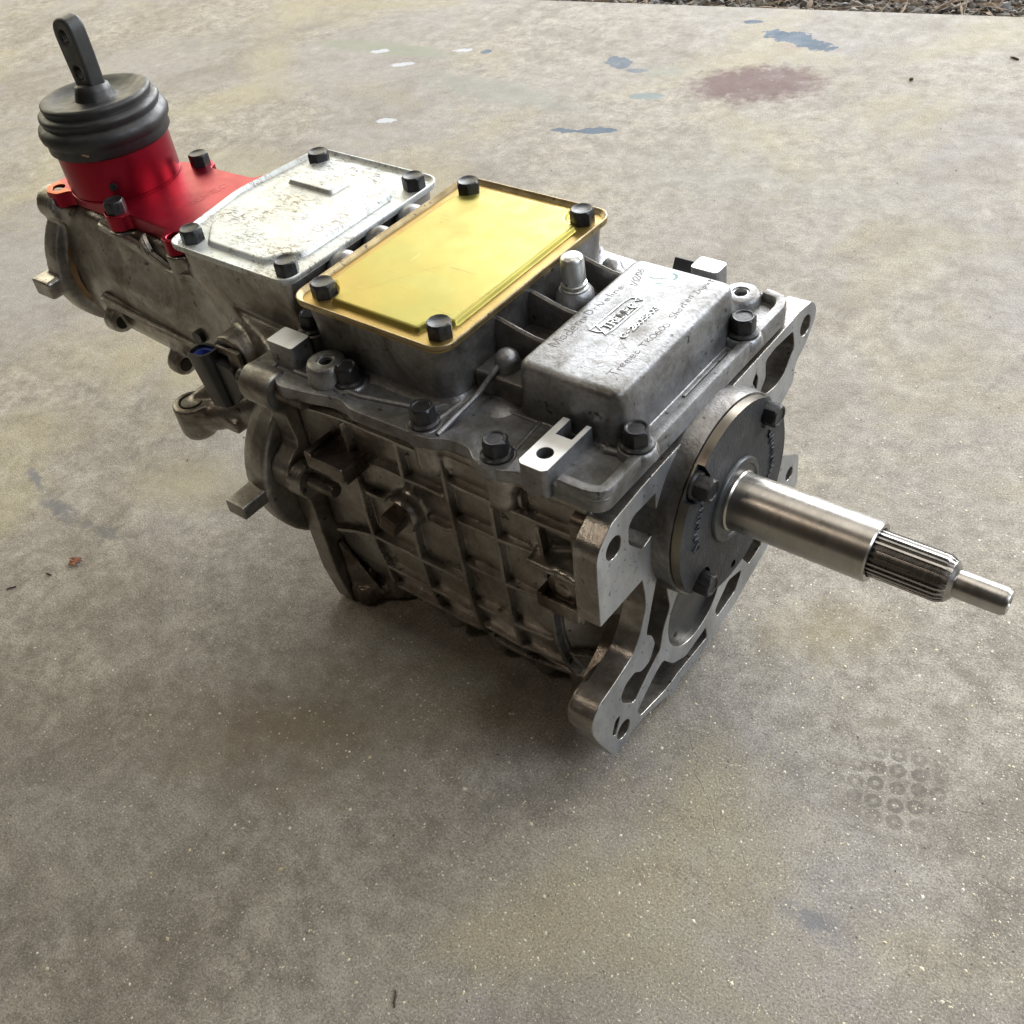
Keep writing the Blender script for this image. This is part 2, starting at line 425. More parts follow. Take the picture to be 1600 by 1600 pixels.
    col = stain(col, -1355, 690, 80, 40, .2, (.22, .22, .20), .5, .7, 60, .42, 30)
    col = stain(col, -330, 620, 260, 90, .2, (.25, .245, .22), .4, .8, 120, .42, 10)
    col = stain(col, 122, 6, 15, 4.5, .55, (.21, .19, .14), .7, .3, 8, .42, 150)
    col = stain(col, 146, -138, 26, 9, .1, (.13, .135, .16), .6, .7, 22, .42, 120)
    # soft brown and ochre patches on the slab
    col = stain(col, -210, -205, 170, 80, .6, (.105, .078, .040), .7, .9, 120)  # brown oil tint with the gearbox's near-side shadow painted in
    col = stain(col, 60, 60, 70, 38, .7, (.25, .20, .10), .5, .9, 50)
    col = stain(col, -480, -70, 90, 48, .4, (.32, .285, .16), .5, .9, 60)
    # tread print of rings
    mp = N(nt, 'ShaderNodeMapping', vector_type='TEXTURE'); mp.inputs['Location'].default_value = (.150, -.034, 0); mp.inputs['Rotation'].default_value = (0, 0, .35); mp.inputs['Scale'].default_value = (.0122, .0122, 1000)
    nt.links.new(v, mp.inputs[0]); vr = N(nt, 'ShaderNodeTexVoronoi', feature='F1'); vr.inputs['Scale'].default_value = 1.0; vr.inputs['Randomness'].default_value = .18
    nt.links.new(mp.outputs[0], vr.inputs['Vector'])
    ln = N(nt, 'ShaderNodeVectorMath', operation='LENGTH'); nt.links.new(mp.outputs[0], ln.inputs[0])
    f = math_(nt, 'MULTIPLY', ramp(nt, vr.outputs['Distance'], [(.12, 0), (.22, 1), (.38, 1), (.46, 0)]), ramp(nt, math_(nt, 'MULTIPLY', ln.outputs['Value'], .2), [(.30, .8), (.70, 0)]))
    f = math_(nt, 'MULTIPLY', f, ramp(nt, PN[190], [(.34, .25), (.5, 1)]))
    col = mix(nt, f, col, (.125, .11, .09))
    nt.links.new(col, b.inputs['Base Color'])
    nt.links.new(ramp(nt, mid, [(.3, .58), (.7, .80)]), b.inputs['Roughness']); b.inputs['Specular IOR Level'].default_value = .32
    h = math_(nt, 'ADD', math_(nt, 'MULTIPLY', mid, 1.0), math_(nt, 'MULTIPLY', fine, .55))
    h = math_(nt, 'SUBTRACT', h, math_(nt, 'MULTIPLY', math_(nt, 'ADD', crack, pit), .6))
    bump(nt, b, h, .5, .0014)
    return m
def world_pt(a, n, z): p = EO + ED * a + EN * n; return (p.x, p.y, z)
mb = MB()
q = [world_pt(-4200, -4200, 0), world_pt(4200, -4200, 0), world_pt(4200, 0, 0), world_pt(-4200, 0, 0)]
ql = [(x, y, -110) for x, y, z in q]
mb.loft([ql, q])
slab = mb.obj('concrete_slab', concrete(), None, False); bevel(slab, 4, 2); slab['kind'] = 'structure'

def soil():
    m, nt, b = newmat('dark_soil'); v = coord(nt)
    n = noise(nt, v, 60, 8, .75)
    nt.links.new(ramp(nt, n, [(.3, (.030, .024, .018)), (.7, (.13, .105, .08))]), b.inputs['Base Color'])
    b.inputs['Roughness'].default_value = .9; bump(nt, b, n, .9, .01); return m
mb = MB(); q = [world_pt(-4200, 3, -32), world_pt(4200, 3, -32), world_pt(4200, 4200, -32), world_pt(-4200, 4200, -32)]
mb.add(q, [(0, 1, 2, 3)]); g = mb.obj('ground', soil(), None, False); g['kind'] = 'structure'

def island_mat(name, stops, rough=.8):
    m, nt, b = newmat(name); gi = N(nt, 'ShaderNodeNewGeometry')
    c = ramp(nt, gi.outputs['Random Per Island'], stops)
    v = coord(nt); c = mix(nt, ramp(nt, noise(nt, v, 90, 4), [(.3, 0), (.7, .5)]), c, (.05, .045, .04))
    nt.links.new(c, b.inputs['Base Color']); b.inputs['Roughness'].default_value = rough; return m
ICO_V = []; t_ = (1 + 5 ** .5) / 2
for a, b_ in ((-1, t_), (1, t_), (-1, -t_), (1, -t_)): ICO_V.append((a, b_, 0))
for a, b_ in ((-1, t_), (1, t_), (-1, -t_), (1, -t_)): ICO_V.append((0, a, b_))
for a, b_ in ((-1, t_), (1, t_), (-1, -t_), (1, -t_)): ICO_V.append((b_, 0, a))
ICO_V = np.array(ICO_V); ICO_V /= np.linalg.norm(ICO_V[0])
ICO_F = [(0, 11, 5), (0, 5, 1), (0, 1, 7), (0, 7, 10), (0, 10, 11), (1, 5, 9), (5, 11, 4), (11, 10, 2), (10, 7, 6), (7, 1, 8), (3, 9, 4), (3, 4, 2), (3, 2, 6), (3, 6, 8), (3, 8, 9), (4, 9, 5), (2, 4, 11), (6, 2, 10), (8, 6, 7), (9, 8, 1)]
OCT_V = np.array([(1, 0, 0), (-1, 0, 0), (0, 1, 0), (0, -1, 0), (0, 0, 1), (0, 0, -1.)])
OCT_F = [(0, 2, 4), (2, 1, 4), (1, 3, 4), (3, 0, 4), (2, 0, 5), (1, 2, 5), (3, 1, 5), (0, 3, 5)]
def scatter(name, pts, sizes, flat, V0, F0, mat, jitter=.3):
    n = len(pts); Vs = []; Fs = []
    for i in range(n):
        V = V0 * (1 + RNG.uniform(-jitter, jitter, (len(V0), 1)))
        V = V * np.array([1, RNG.uniform(.55, 1), RNG.uniform(*flat)]) * sizes[i]
        a = RNG.uniform(0, 6.28); c, s_ = math.cos(a), math.sin(a)
        V = V @ np.array([[c, s_, 0], [-s_, c, 0], [0, 0, 1]])
        V = V + pts[i] + np.array([0, 0, -V[:, 2].min() - sizes[i] * .25])
        k = len(V0) * i
        Vs.append(V); Fs += [tuple(j + k for j in f) for f in F0]
    me = bpy.data.meshes.new(name); me.from_pydata((np.concatenate(Vs) * S).tolist(), [], Fs)
    o = link(name, me, mat); o['kind'] = 'stuff'; return o
# gravel and leaf litter beyond the slab
P = []; sz = []
for i in range(15000):
    a = RNG.uniform(-1500, 1900); n_ = 6 + abs(RNG.normal(0, 190)); P.append(world_pt(a, n_, -32)); sz.append(RNG.uniform(2, 7) if RNG.random() < .93 else RNG.uniform(8, 14))
g = scatter('gravel', np.array(P), sz, (.45, .9), ICO_V, ICO_F, island_mat('gravel_stones', [(0, (.10, .095, .09)), (.3, (.22, .20, .18)), (.55, (.13, .11, .09)), (.8, (.30, .27, .24)), (1, (.20, .22, .25))]))
mb = MB()
for i in range(2600):
    a = RNG.uniform(-1500, 1900); n_ = 5 + abs(RNG.normal(0, 170)); x, y, z = world_pt(a, n_, -32 + RNG.uniform(5, 18))
    th = RNG.uniform(0, 6.28); l = RNG.uniform(8, 34); w = RNG.uniform(1.2, 5) if RNG.random() < .5 else RNG.uniform(.7, 1.5)
    d = Vector((math.cos(th), math.sin(th), RNG.uniform(-.25, .25))) * l; e = Vector((-math.sin(th), math.cos(th), RNG.uniform(-.3, .3))) * w
    p = Vector((x, y, z)); up = Vector((0, 0, .8 + w * .3))
    mb.add([p - d, p + e - d * .2, p + d, p - e + d * .1, p + up], [(0, 1, 4), (1, 2, 4), (2, 3, 4), (3, 0, 4), (0, 3, 2, 1)])
o = mb.obj('leaf_litter', island_mat('dry_litter', [(0, (.10, .06, .03)), (.35, (.22, .14, .08)), (.7, (.32, .25, .17)), (1, (.07, .05, .035))]), None, False); o['kind'] = 'stuff'
# pale sand grit strewn over the slab
P = []; sz = []
while len(P) < 24000:
    x, y = (RNG.uniform(-420, 520), RNG.uniform(-470, 380)) if len(P) > 4000 else (RNG.uniform(-700, 620), RNG.uniform(-480, 900))
    dens = .10 + .9 / (1 + math.exp(-(x + .25 * (-y) + 10) / 90.0))
    if RNG.random() < dens:
        P.append((x, y, 0)); sz.append(min(1.6, .36 + RNG.exponential(.22)))
gm = island_mat('grit_grains', [(0, (.72, .64, .42)), (.5, (.82, .79, .68)), (.8, (.66, .54, .30)), (1, (.9, .88, .8))], .5)
gr = scatter('sand_grit', np.array(P), sz, (.18, .34), OCT_V, OCT_F, gm)
P = [(RNG.uniform(-700, 620), RNG.uniform(-480, 900), 0) for i in range(170)]
scatter('dirt_specks', np.array(P), [RNG.uniform(.3, 1.0) for p in P], (.3, .8), OCT_V, OCT_F, plain('dirt', (.035, .028, .022), .8))

# ------------------------------------------------------------------ the gearbox
root = bpy.data.objects.new('gearbox', None); C.objects.link(root); root.location = (0, 0, ZUP)
root['label'] = 'used aluminium manual gearbox with gold and silver top covers lying on concrete'
root['category'] = 'gearbox'

# hexagon bolts: one mesh per kind, shared by all copies
def hex_mesh(name, af, h, flange=0, fh=2.0, dish=.5):
    R_ = af / math.sqrt(3); mb = MB(); n = 36
    def ring(z, f): return [(f(a) * math.cos(a), f(a) * math.sin(a), z) for a in [2 * math.pi * k / n for k in range(n)]]
    def hx(a, r=1.0):
        b_ = (a + math.pi / 6) % (math.pi / 3) - math.pi / 6
        return min(af / 2 / math.cos(b_), R_ * .975) * r
    cr = af / 2 * .94
    secs = []
    if flange:
        secs += [ring(0, lambda a: flange), ring(fh * .55, lambda a: flange), ring(fh, lambda a: max(hx(a), flange * .86)), ]
    else:
        secs += [ring(0, lambda a: hx(a))]
    z0 = fh if flange else 0
    secs += [ring(z0 + .2, lambda a: hx(a)), ring(h - 1.3, lambda a: hx(a)), ring(h - .55, lambda a: min(hx(a), cr * 1.06)), ring(h, lambda a: cr), ring(h - .1, lambda a: cr * .86), ring(h - dish, lambda a: cr * .74), ring(h - dish, lambda a: .5)]
    mb.loft(secs)
    return mb.mesh(name, True, 28)
BOLT = hex_mesh('bolt', 14, 9.5); BOLT.materials.append(M['bolt'])
FBOLT = hex_mesh('flange_bolt', 13.5, 12, 9.4, 2.4, .8); FBOLT.materials.append(M['bolt'])
def bolt(me, parent, loc, rz=0.0, axis='z'):
    rot = {'z': (0, 0, rz), 'x': (0, math.pi / 2, 0), '-x': (0, -math.pi / 2, 0), '-y': (math.pi / 2, 0, 0)}[axis]
    if axis in ('x', '-x'):
        o = link('bolt', me, None, parent, loc, None)
        o.rotation_euler = (Matrix.Rotation(math.pi / 2 if axis == 'x' else -math.pi / 2, 3, 'Y') @ Matrix.Rotation(rz, 3, 'Z')).to_euler()
        return o
    return link('bolt', me, None, parent, loc, rot)

# ---- main case
def base_hw(z):
    return float(np.interp(z, [-152, -150, -147, -141, -132, -118, -100, -70, 62], [30, 48, 62, 73, 80, 87, 91.5, 95, 96]))
def hw(u, z):
    b_ = base_hw(z)
    if u > -62:
        t = min(1, (u + 62) / 46.0); t = t * t * (3 - 2 * t)
        b_ -= t * (22 if z < 5 else max(0, 22 - (z - 5) * 1.5))
    return b_
ZS = [62, 40, 20, 8, 0, -20, -45, -70, -85, -100, -110, -118, -126, -132, -137, -141, -145, -148, -150.5]
mb = MB(); secs = []
for u in (-252, -200, -150, -100, -75, -62, -54, -46, -38, -30, -22, -15):
    sh = 0 if u < -40 else (u + 40) * .2
    L_ = [(u, -hw(u, z), z + (sh if z < -100 else 0)) for z in ZS]; secs.append(L_ + [(u, -y, z) for (x, y, z) in L_[::-1]])
mb.loft(secs)
for u, v in ((-129, -97), (-74, -99), (-196, -90)):
    mb.lathe([(30, 3), (34, 8), (40, 10), (61, 10.5)], 'z', (u, v, 0), 20)
mb.lathe([(-104, 13), (-94, 13)], 'y', (-162, 0, -12), 28)                        # plug boss
for u, z in ((-122, -132), (-84, -136), (-160, -128), (-52, -128)):               # blunt feet under the side wall
    mb.lathe([(-14, 3), (-10, 8), (8, 9)], 'z', (u, -hw(u, z) + 2, z), 16)
mb.box(-60, -12, -108, -60, -2, 3)
mb.lathe([(-1, 7), (5, 6)], 'z', (-34, -100, 0), 16)
# seam rail just under the cover
mb.box(-250, -14, -102, 102, 53, 61.4)
# rear lower corner braces
for s in (-1, 1):
    mb.box(-250, -226, s * 74 - 9, s * 74 + 9, -150, -132); mb.lathe([(-150, 9), (-128, 9)], 'z', (-226, s * 74, 0), 18)
    mb.add([(-250, s * 70 - 5, -140), (-250, s * 70 + 5, -140), (-196, s * 70 - 5, -140), (-196, s * 70 + 5, -140), (-250, s * 88 - 5, -84), (-250, s * 88 + 5, -84)], [(0, 1, 3, 2), (0, 2, 4), (1, 5, 3), (2, 3, 5, 4), (0, 4, 5, 1)])
case = mb.cast('main_case', M['case'], root, 1.9, 5)

RIBS = [
    [(-236, 42), (-204, 46), (-121, 46)], [(-121, 31), (-86, 30), (-20, 31)],
    [(-190, 17), (-121, 17)], [(-121, 0), (-86, 0), (-53, 0)],
    [(-204, -13), (-176, -13)], [(-149, -13), (-121, -13)], [(-121, -38), (-86, -39), (-53, -40)],
    [(-248, -72), (-204, -57), (-121, -58)], [(-121, -77), (-86, -78), (-53, -79)],
    [(-204, -86), (-160, -87), (-121, -88)], [(-121, -101), (-86, -104), (-48, -105)],
    [(-204, -111), (-121, -113)], [(-121, -122), (-86, -124), (-48, -123)],
    [(-204, 46), (-204, -13), (-204, -57), (-204, -112)],
    [(-157, 52), (-157, 17), (-157, 1)], [(-160, -25), (-160, -58), (-160, -87), (-160, -114)],
    [(-121, 52), (-121, 0), (-121, -38), (-121, -77), (-121, -101), (-121, -122)],
    [(-86, 30), (-86, 0), (-86, -39), (-86, -78), (-86, -104), (-86, -125)],
    [(-62, 52), (-62, 31)], [(-53, 30), (-53, 0), (-53, -24)],
    [(-53, -46), (-53, -79), (-51, -104), (-48, -124)], [(-52, -92), (-34, -97), (-18, -113)],
]
for pts in RIBS:
    P3 = [(u, -hw(u, z) + .6, z) for u, z in pts]
    ridge(P3, (0, -1, .0), 3.9, 6.2).obj('rib', M['case'], case)

mb = MB(); mb.box(-168.5, -155.5, -119, -96, -18.5, -5.5, Matrix.Translation((-162, 0, -12)) @ Matrix.Rotation(.35, 4, 'Y') @ Matrix.Translation((162, 0, 12)))
o = mb.obj('filler_plug', M['dirty'], case, True, 38, 1.2)
mb = MB(); mb.lathe([(-108, 12.6), (-105.5, 14.2), (-102, 14.2)], 'y', (-162, 0, -12), 32); mb.obj('plug_boss', M['case'], case)

# side tray brackets cast on the wall
def tray(name, u0, u1, v0, z, h):
    mb = MB()
    mb.box(u0, u1, v0, -93, z - 3, z)
    mb.box(u0, u0 + 4, v0, -93, z - 3, z + h)
    mb.box(u0, u1, v0, v0 + 3, z - 8, z + 2.2)
    mb.box(u1 - 3, u1, v0 + 3, -93, z - 12, z + .2)
    return mb.cast(name, M['dirty'], case, .8, 3)
tray('side_bracket', -226, -193, -119, 19, 5)
tray('side_bracket', -52, -22, -110, -22, 4)
mb = MB(); mb.lathe([(-104, 11), (-100, 12.5), (-80, 13)], 'y', (-36, 0, -14), 26); mb.lathe([(-105.5, 5), (-103, 6)], 'y', (-36, 0, -14), 16); mb.cast('side_boss', M['dirty'], case, .9, 3)

# ---- front plate with its pockets
front = [(-100, 54), (-68, 57), (24, 59), (94, 60), (115, 61), (129, 59), (136, 51), (135, 42), (123, 29), (110, 22), (109, 9), (96, 3), (78, -8), (75, -30), (80, -44), (99, -47), (126, -66), (127, -94), (112, -100), (84, -123), (37, -139), (-10, -147), (-38, -145), (-45, -151), (-58, -143), (-81, -136), (-101, -135), (-108, -139), (-118, -135), (-131, -106), (-136, -91), (-135, -80), (-127, -73), (-110, -70), (-90, -65), (-81, -55), (-73, -38), (-73, -27), (-75, -12), (-118, -11), (-117, 26), (-116, 39), (-113, 45), (-106, 50)]
rad = [4] * len(front); rad[39] = .6; rad[38] = .6
rad[23] = 1.5
frontp = roundpoly(front, rad)
holes = [circ((-100, 36), 7.2), circ((-105, -122), 7.0), circ((121, 45), 7.0), circ((112, -74), 5.2, 20)]
holes.append(roundpoly([(-60, -24), (-66, -39), (-74, -62), (-68, -68), (-65, -78), (-72, -89), (-82, -89), (-89, -82), (-99, -83), (-105, -89), (-103, -97), (-92, -109), (-76, -99), (-60, -90), (-55, -74), (-47, -62), (-50, -40)], 3))
holes.append(roundpoly([(-66, -107), (-57, -104), (-46, -119), (-30, -128), (-3, -125), (-2, -137), (-40, -135), (-56, -136), (-86, -130), (-89, -121)], 3))
holes.append(circ((-17, -84), 33, 48))
holes.append(roundpoly([(9, -119), (27, -106), (46, -112), (36, -126), (12, -129)], 3))
holes.append(roundpoly([(40, -92), (52, -80), (70, -84), (74, -112), (56, -116)], 4))
holes.append(roundpoly([(104, 51), (107, 37), (92, 23), (83, 22), (72, 24), (62, 31), (69, 38), (68, 51), (79, 53)], 3))
holes.append(roundpoly([(-57, 42), (-80, 43), (-85, 39), (-86, 27), (-73, 12), (-64, 14), (-58, 22), (-58, 30)], 2.5))
holes.append(roundpoly([(-33, 50), (-30, 38), (-34, 32), (-44, 34), (-44, 42)], 2.5))
holes.append(roundpoly([(52, 45), (56, 50), (59, 44), (57, 37)], 1.5))
holes.append(roundpoly([(-112, -104), (-107, -105), (-114, -118), (-117, -114)], 2))
def ear_block(mb):
    mb.add(*extr(roundpoly([(-101, -134), (-108, -138), (-117, -133), (-130, -105), (-135, -91), (-134, -81), (-126, -74), (-110, -71), (-95, -75), (-92, -120)], 4), [circ((-105, -122), 7.0)], 'x', -20, -13, 2.0))
    mb.add(*extr(roundpoly([(99, 20), (110, 23), (122, 30), (134, 43), (135, 51), (128, 58), (115, 60), (99, 59)], 4), [circ((121, 45), 7.0)], 'x', -24, -13, 1.5))
fp = plate('front_plate', frontp, holes, 'x', -16, 0, M['case'], root, .7, ear_block)
face_material(fp, M['face_dull'], lambda n, c: n.x > .92 and c.x > -1.5)
# web behind the pockets
mb = MB()
mb.add(*extr(roundpoly([(-72, 52), (72, 52), (112, 54), (104, 26), (72, 0), (72, -50), (104, -58), (112, -88), (76, -118), (30, -134), (-40, -138), (-88, -131), (-112, -112), (-112, -86), (-88, -72), (-70, -50), (-71, -8), (-104, 10), (-104, 48)], 6), [], 'x', -26, -15.4, 0))
mb.obj('web', M['dirty'], fp)
mb = MB(); mb.lathe([(-13, 34), (-5.2, 34), (-4.6, 33.4), (-4.6, .5)], 'x', (0, -17, -84), 48)
bp = mb.obj('bearing_cover', M['plate_grey'], fp, wn=True)
for v, z in ((-40, -76), (-34, -104), (2, -92)):
    MB().lathe([(-5, 1.9), (-4.35, 1.9), (-4.35, .2)], 'x', (0, v, z), 12).obj('pin_hole', M['hole'], bp)

# ---- retainer, sleeve and input shaft
mb = MB(); mb.lathe([(-14, 66), (9, 65), (11.2, 64.2), (11.2, 40)], 'x', (0, 0, 0), 72)
mb.obj('retainer_boss', M['block'], fp)
BP = ((-38.5, 39.5), (39, 38), (-38.5, -37), (38.5, -38))
def ret_outline(R_=63, rp=9.6):
    P = []
    for k in range(360):
        a = math.radians(k); r = R_
        for v, z in BP:
            d = math.hypot(v, z); ph = a - math.atan2(z, v); sn = d * math.sin(ph)
            if math.cos(ph) > 0 and abs(sn) < rp: r = min(r, d * math.cos(ph) - math.sqrt(rp * rp - sn * sn))
        P.append((r * math.cos(a), r * math.sin(a)))
    return P
mb = MB(); mb.add(*extr(ret_outline(), [circ((0, -56), 3.0, 14)], 'x', 13.0, 17.6, 0))
mb.lathe([(11.4, 62.4), (11.8, 63), (13.2, 63), (13.4, 62.8), (13.4, 20)], 'x', (0, 0, 0), 96)
ret = mb.obj('bearing_retainer', M['iron'], root, wn=True)
face_material(ret, M['rim'], lambda n, c: abs(n.x) < .7 and math.hypot(c.y, c.z) > 61.5)
for k, (v, z) in enumerate(BP):
    bolt(FBOLT, ret, (13.3, v, z), (.3, .1, .5, .2)[k], 'x')
# cast part numbers: weathered raised lumps
for a0 in (2.85, .12):
    mb = MB(); path = []
    for k in range(22):
        aa = a0 + (k - 11) * .04; rr = 46 + (3.2 if k % 2 else -3.2) * RNG.uniform(.5, 1); path.append((17.5 + RNG.uniform(-.2, .6), rr * math.cos(aa), rr * math.sin(aa)))
    mb.tube(path, [RNG.uniform(.6, 1.3) for p in path], 7); mb.obj('cast_numerals', M['iron'], ret)
mb = MB(); mb.lathe([(17.2, 27.6), (18.8, 27.4), (19.6, 26.6), (19.8, 23.6), (19.0, 22.8), (19.0, 19)], 'x', (0, 0, 0), 64)
mb.obj('retainer_collar', M['plate_grey'], ret)
mb = MB(); mb.lathe([(18, 19.4), (20.6, 19.2), (21.6, 18.3), (24, 18.05), (105, 18.0), (106, 17.2), (106, 14.6), (92, 14.4)], 'x', (0, 0, 0), 72, False)
mb.obj('retainer_sleeve', M['steel'], ret, True, 30)
shaft = bpy.data.objects.new('input_shaft', None)
def spline_secs():
    secs = []; nt_ = 26
    def ring(u, ro, ri):
        R_ = []
        for k in range(nt_):
            for f, r in ((-.40, ri), (-.27, ri), (-.17, ro), (.17, ro), (.27, ri), (.40, ri)):
                a = 2 * math.pi * (k + f + .0) / nt_ ; R_.append((u, r * math.cos(a), r * math.sin(a)))
        return R_
    for u, ro, ri in ((90, 13.9, 11.9), (143.2, 13.9, 11.9), (146.0, 12.9, 11.95), (148.2, 11.9, 11.89), (149.2, 10.6, 10.59), (150.4, 9.4, 9.39), (150.9, 8.4, 8.39)): secs.append(ring(u, ro, ri))
    return secs
shaft = MB().loft(spline_secs()).obj('input_shaft', M['spline'], root, True, 24)
mb = MB(); mb.lathe([(149, 8.0), (176, 8.0), (178.4, 6.7), (178.6, 3.2), (177.6, 2.4), (176.8, .3)], 'x', (0, 0, 0), 40)
mb.obj('pilot_nose', M['steel'], shaft, True, 30)

# ---- top cover
cov = roundpoly([(-252, -104), (-236, -116), (-214, -112), (-190, -106), (-178, -111), (-118, -109), (-108, -103), (-92, -103), (-84, -110), (-64, -110), (-55, -105), (-6, -105), (-1.5, -99), (-1.5, 96), (-8, 106), (-20, 108), (-42, 108), (-60, 104), (-120, 106), (-178, 110), (-214, 112), (-236, 116), (-252, 104)], 6)
mb = MB(); mb.add(*extr(cov, [], 'z', 61.5, 70.5, 1.2))
top = mb.obj('top_cover', M['cover'], root, wn=True)
def box_metal():
    m = M['cover'].copy(); m.name = 'cast_box'; nt = m.node_tree; b = nt.nodes['Principled BSDF']
    src = b.inputs['Base Color'].links[0].from_socket; v = coord(nt)
    nz = N(nt, 'ShaderNodeTexNoise'); nz.inputs['Scale'].default_value = 260; nt.links.new(v, nz.inputs['Vector'])
    sc = N(nt, 'ShaderNodeVectorMath', operation='SCALE'); sc.inputs['Scale'].default_value = .004; nt.links.new(nz.outputs['Color'], sc.inputs[0])
    ad = N(nt, 'ShaderNodeVectorMath', operation='ADD'); nt.links.new(v, ad.inputs[0]); nt.links.new(sc.outputs[0], ad.inputs[1])
    vo = N(nt, 'ShaderNodeTexVoronoi', feature='DISTANCE_TO_EDGE'); vo.inputs['Scale'].default_value = 260; nt.links.new(ad.outputs[0], vo.inputs['Vector'])
    mp = N(nt, 'ShaderNodeMapping', vector_type='TEXTURE'); mp.inputs['Location'].default_value = (-.043, -.028, .1047); mp.inputs['Scale'].default_value = (.014, .026, .05); nt.links.new(v, mp.inputs[0])
    ln = N(nt, 'ShaderNodeVectorMath', operation='LENGTH'); nt.links.new(mp.outputs[0], ln.inputs[0])
    f = math_(nt, 'MULTIPLY', ramp(nt, vo.outputs['Distance'], [(.0, 1), (.09, 0)]), ramp(nt, ln.outputs['Value'], [(.5, .75), (1, 0)]))
    f = math_(nt, 'MULTIPLY', f, ramp(nt, noise(nt, v, 120, 3), [(.42, 0), (.55, 1)]))
    nt.links.new(mix(nt, f, src, (.09, .075, .065)), b.inputs['Base Color'])
    return m
# raised cast blocks on the cover
def block(name, outline_fn, zs, mat, parent, bev_top=0):
    secs = []
    for z, off in zs:
        secs.append([(x, y, z) for x, y in outline_fn(off)])
    return MB().loft(secs)
def rr_fn(u0, u1, v0, v1, r): return lambda o: rrect(u0 - o, u1 + o, v0 - o, v1 + o, max(2, r + o), 9)
# block that carries the gold cover
gb = block('g', rr_fn(-235, -121, -81, 81, 16), [(69, 6), (71.5, 2.2), (75, 0), (98, 1.0), (106, 2.2), (111.6, 2.5)], None, None)
gb.obj('cover_block', M['block'], top, True, 30, wn=True)
# front box with rounded top edges and the badge
fb = block('b', rr_fn(-83.5, -20.5, -59.5, 59.5, 5), [(69, 8), (71, 5.4), (75, 4.2), (95, 3.0), (99.5, 2.6), (101.8, 1.9), (103.5, .7), (104.4, -.9), (104.66, -3), (104.7, -9)], None, None)
box = fb.obj('front_box', box_metal(), top, True, 35, wn=True)
# webs between block and box
for v in (-35, -3, 44):
    mb = MB(); secs = []
    for u, zt in ((-124, 109), (-116, 108), (-104, 105), (-92, 102.5), (-82, 102)):
        w0, w1 = 4.2, 2.0
        secs.append([(u, v - w0, 69), (u, v - w1 - .3, zt - 4), (u, v - w1 * .8, zt - .8), (u, v, zt), (u, v + w1 * .8, zt - .8), (u, v + w1 + .3, zt - 4), (u, v + w0, 69)])
    mb.loft(secs); mb.obj('web', M['block'], top)
mb = MB(); mb.box(-122, -84, -60, 62, 69, 86); mb.obj('valley_floor', M['block'], top, True, 38, 3)
# knobs, runner and small bosses
mb = MB(); mb.ball((-104, -48, 91), 7.5); mb.lathe([(68, 13), (78, 9), (91, 7.4)], 'z', (-104, -48, 0), 20)
mb.lathe([(66, 17), (70, 13), (71.5, 9), (72.2, 5), (72.4, 1)], 'z', (-100, -64, 0), 24)
mb.cast('casting_knob', M['cover'], top, 1.1, 6)
mb = MB(); mb.ball((-108, 66, 88), 7); mb.ball((-101, 62, 86), 6); mb.lathe([(68, 12), (88, 7)], 'z', (-106, 65, 0), 18); mb.cast('casting_knob', M['cover'], top, 1.1, 5)
mb = MB(); P = smooth_path([(-105, -51, 92), (-110, -70, 79.5), (-113, -86, 74.6), (-115, -103, 70.8)], 4); mb.tube(P, 1.8, 10); mb.obj('casting_runner', M['cover'], top)
mb = MB(); mb.tube([(-121, -74, 70.6), (-124, -100, 70)], 2.2, 8); mb.obj('casting_runner', M['cover'], top)
# raised lip round the front corner, pockets
lip = smooth_path([(-30, -101.5, 71), (-14, -101.5, 71), (-6, -99, 71), (-4.6, -92, 71), (-4.6, -70, 71), (-4.6, 60, 71), (-4.6, 92, 71), (-9, 101, 71), (-20, 103, 71)], 5)
mb = MB(); secs = []
for i, p in enumerate(lip):
    t = (lip[min(i + 1, len(lip) - 1)] - lip[max(i - 1, 0)]).normalized(); l = Vector((0, 0, 1)).cross(t)
    secs.append([p + l * s + Vector((0, 0, z)) for s, z in ((-3.6, -3), (-3.4, 3.2), (-2.6, 4.4), (0, 4.9), (2.6, 4.4), (3.6, 3.0), (4.6, -1), (5, -3))])
mb.loft(secs); mb.obj('edge_lip', M['cover'], top)
mb = MB(); mb.box(-13.5, -10.8, -8, 40, 69, 71.6); mb.obj('gutter_bead', M['cover'], top, True, 38, 1.0)
for P, r in (([(-24.5, -68, 71), (-10, -66, 71)], 2.6), ([(-54.8, -101, 70.5), (-56, -68, 71)], 2.4), ([(-68, -92, 70.0), (-70, -66, 70.2)], 1.5), ([(-70, -66, 70.2), (-104, -66, 70)], 1.5), ([(-236, -99, 70.2), (-180, -98, 70.3), (-134, -88, 70.3), (-122, -70, 70.3)], 2.4)):
    MB().tube(P, r, 10).obj('pocket_rib', M['cover'], top)
# machined pads
def pad(outer, holes, z0, z1, parent=top):
    o = plate('machined_pad', outer, holes, 'z', z0, z1, M['cover'], parent, .5)
    face_material(o, M['pad'], lambda n, c: n.z > .9 and c.z > z1 - 1)
    return o
pad(roundpoly([(-52.5, -107), (-50, -109.5), (-36, -109.5), (-33.5, -107), (-33.5, -66), (-37, -66), (-37, -80), (-47.5, -80), (-47.5, -66), (-52.5, -66)], [1, 3, 3, 1, .4, .4, .4, .4, .4, .4]), [circ((-43, -96), 4.6, 24)], 62.5, 82)
pad(rrect(-257, -234, -99, -82, 2), [], 64, 87.5)
pad(rrect(-74, -54, 103, 118, 3), [], 62.5, 78)
mb = MB(); mb.box(-47, -37.5, -80, -66, 69, 70.9); mb.obj('slot_floor', M['hole'], top)
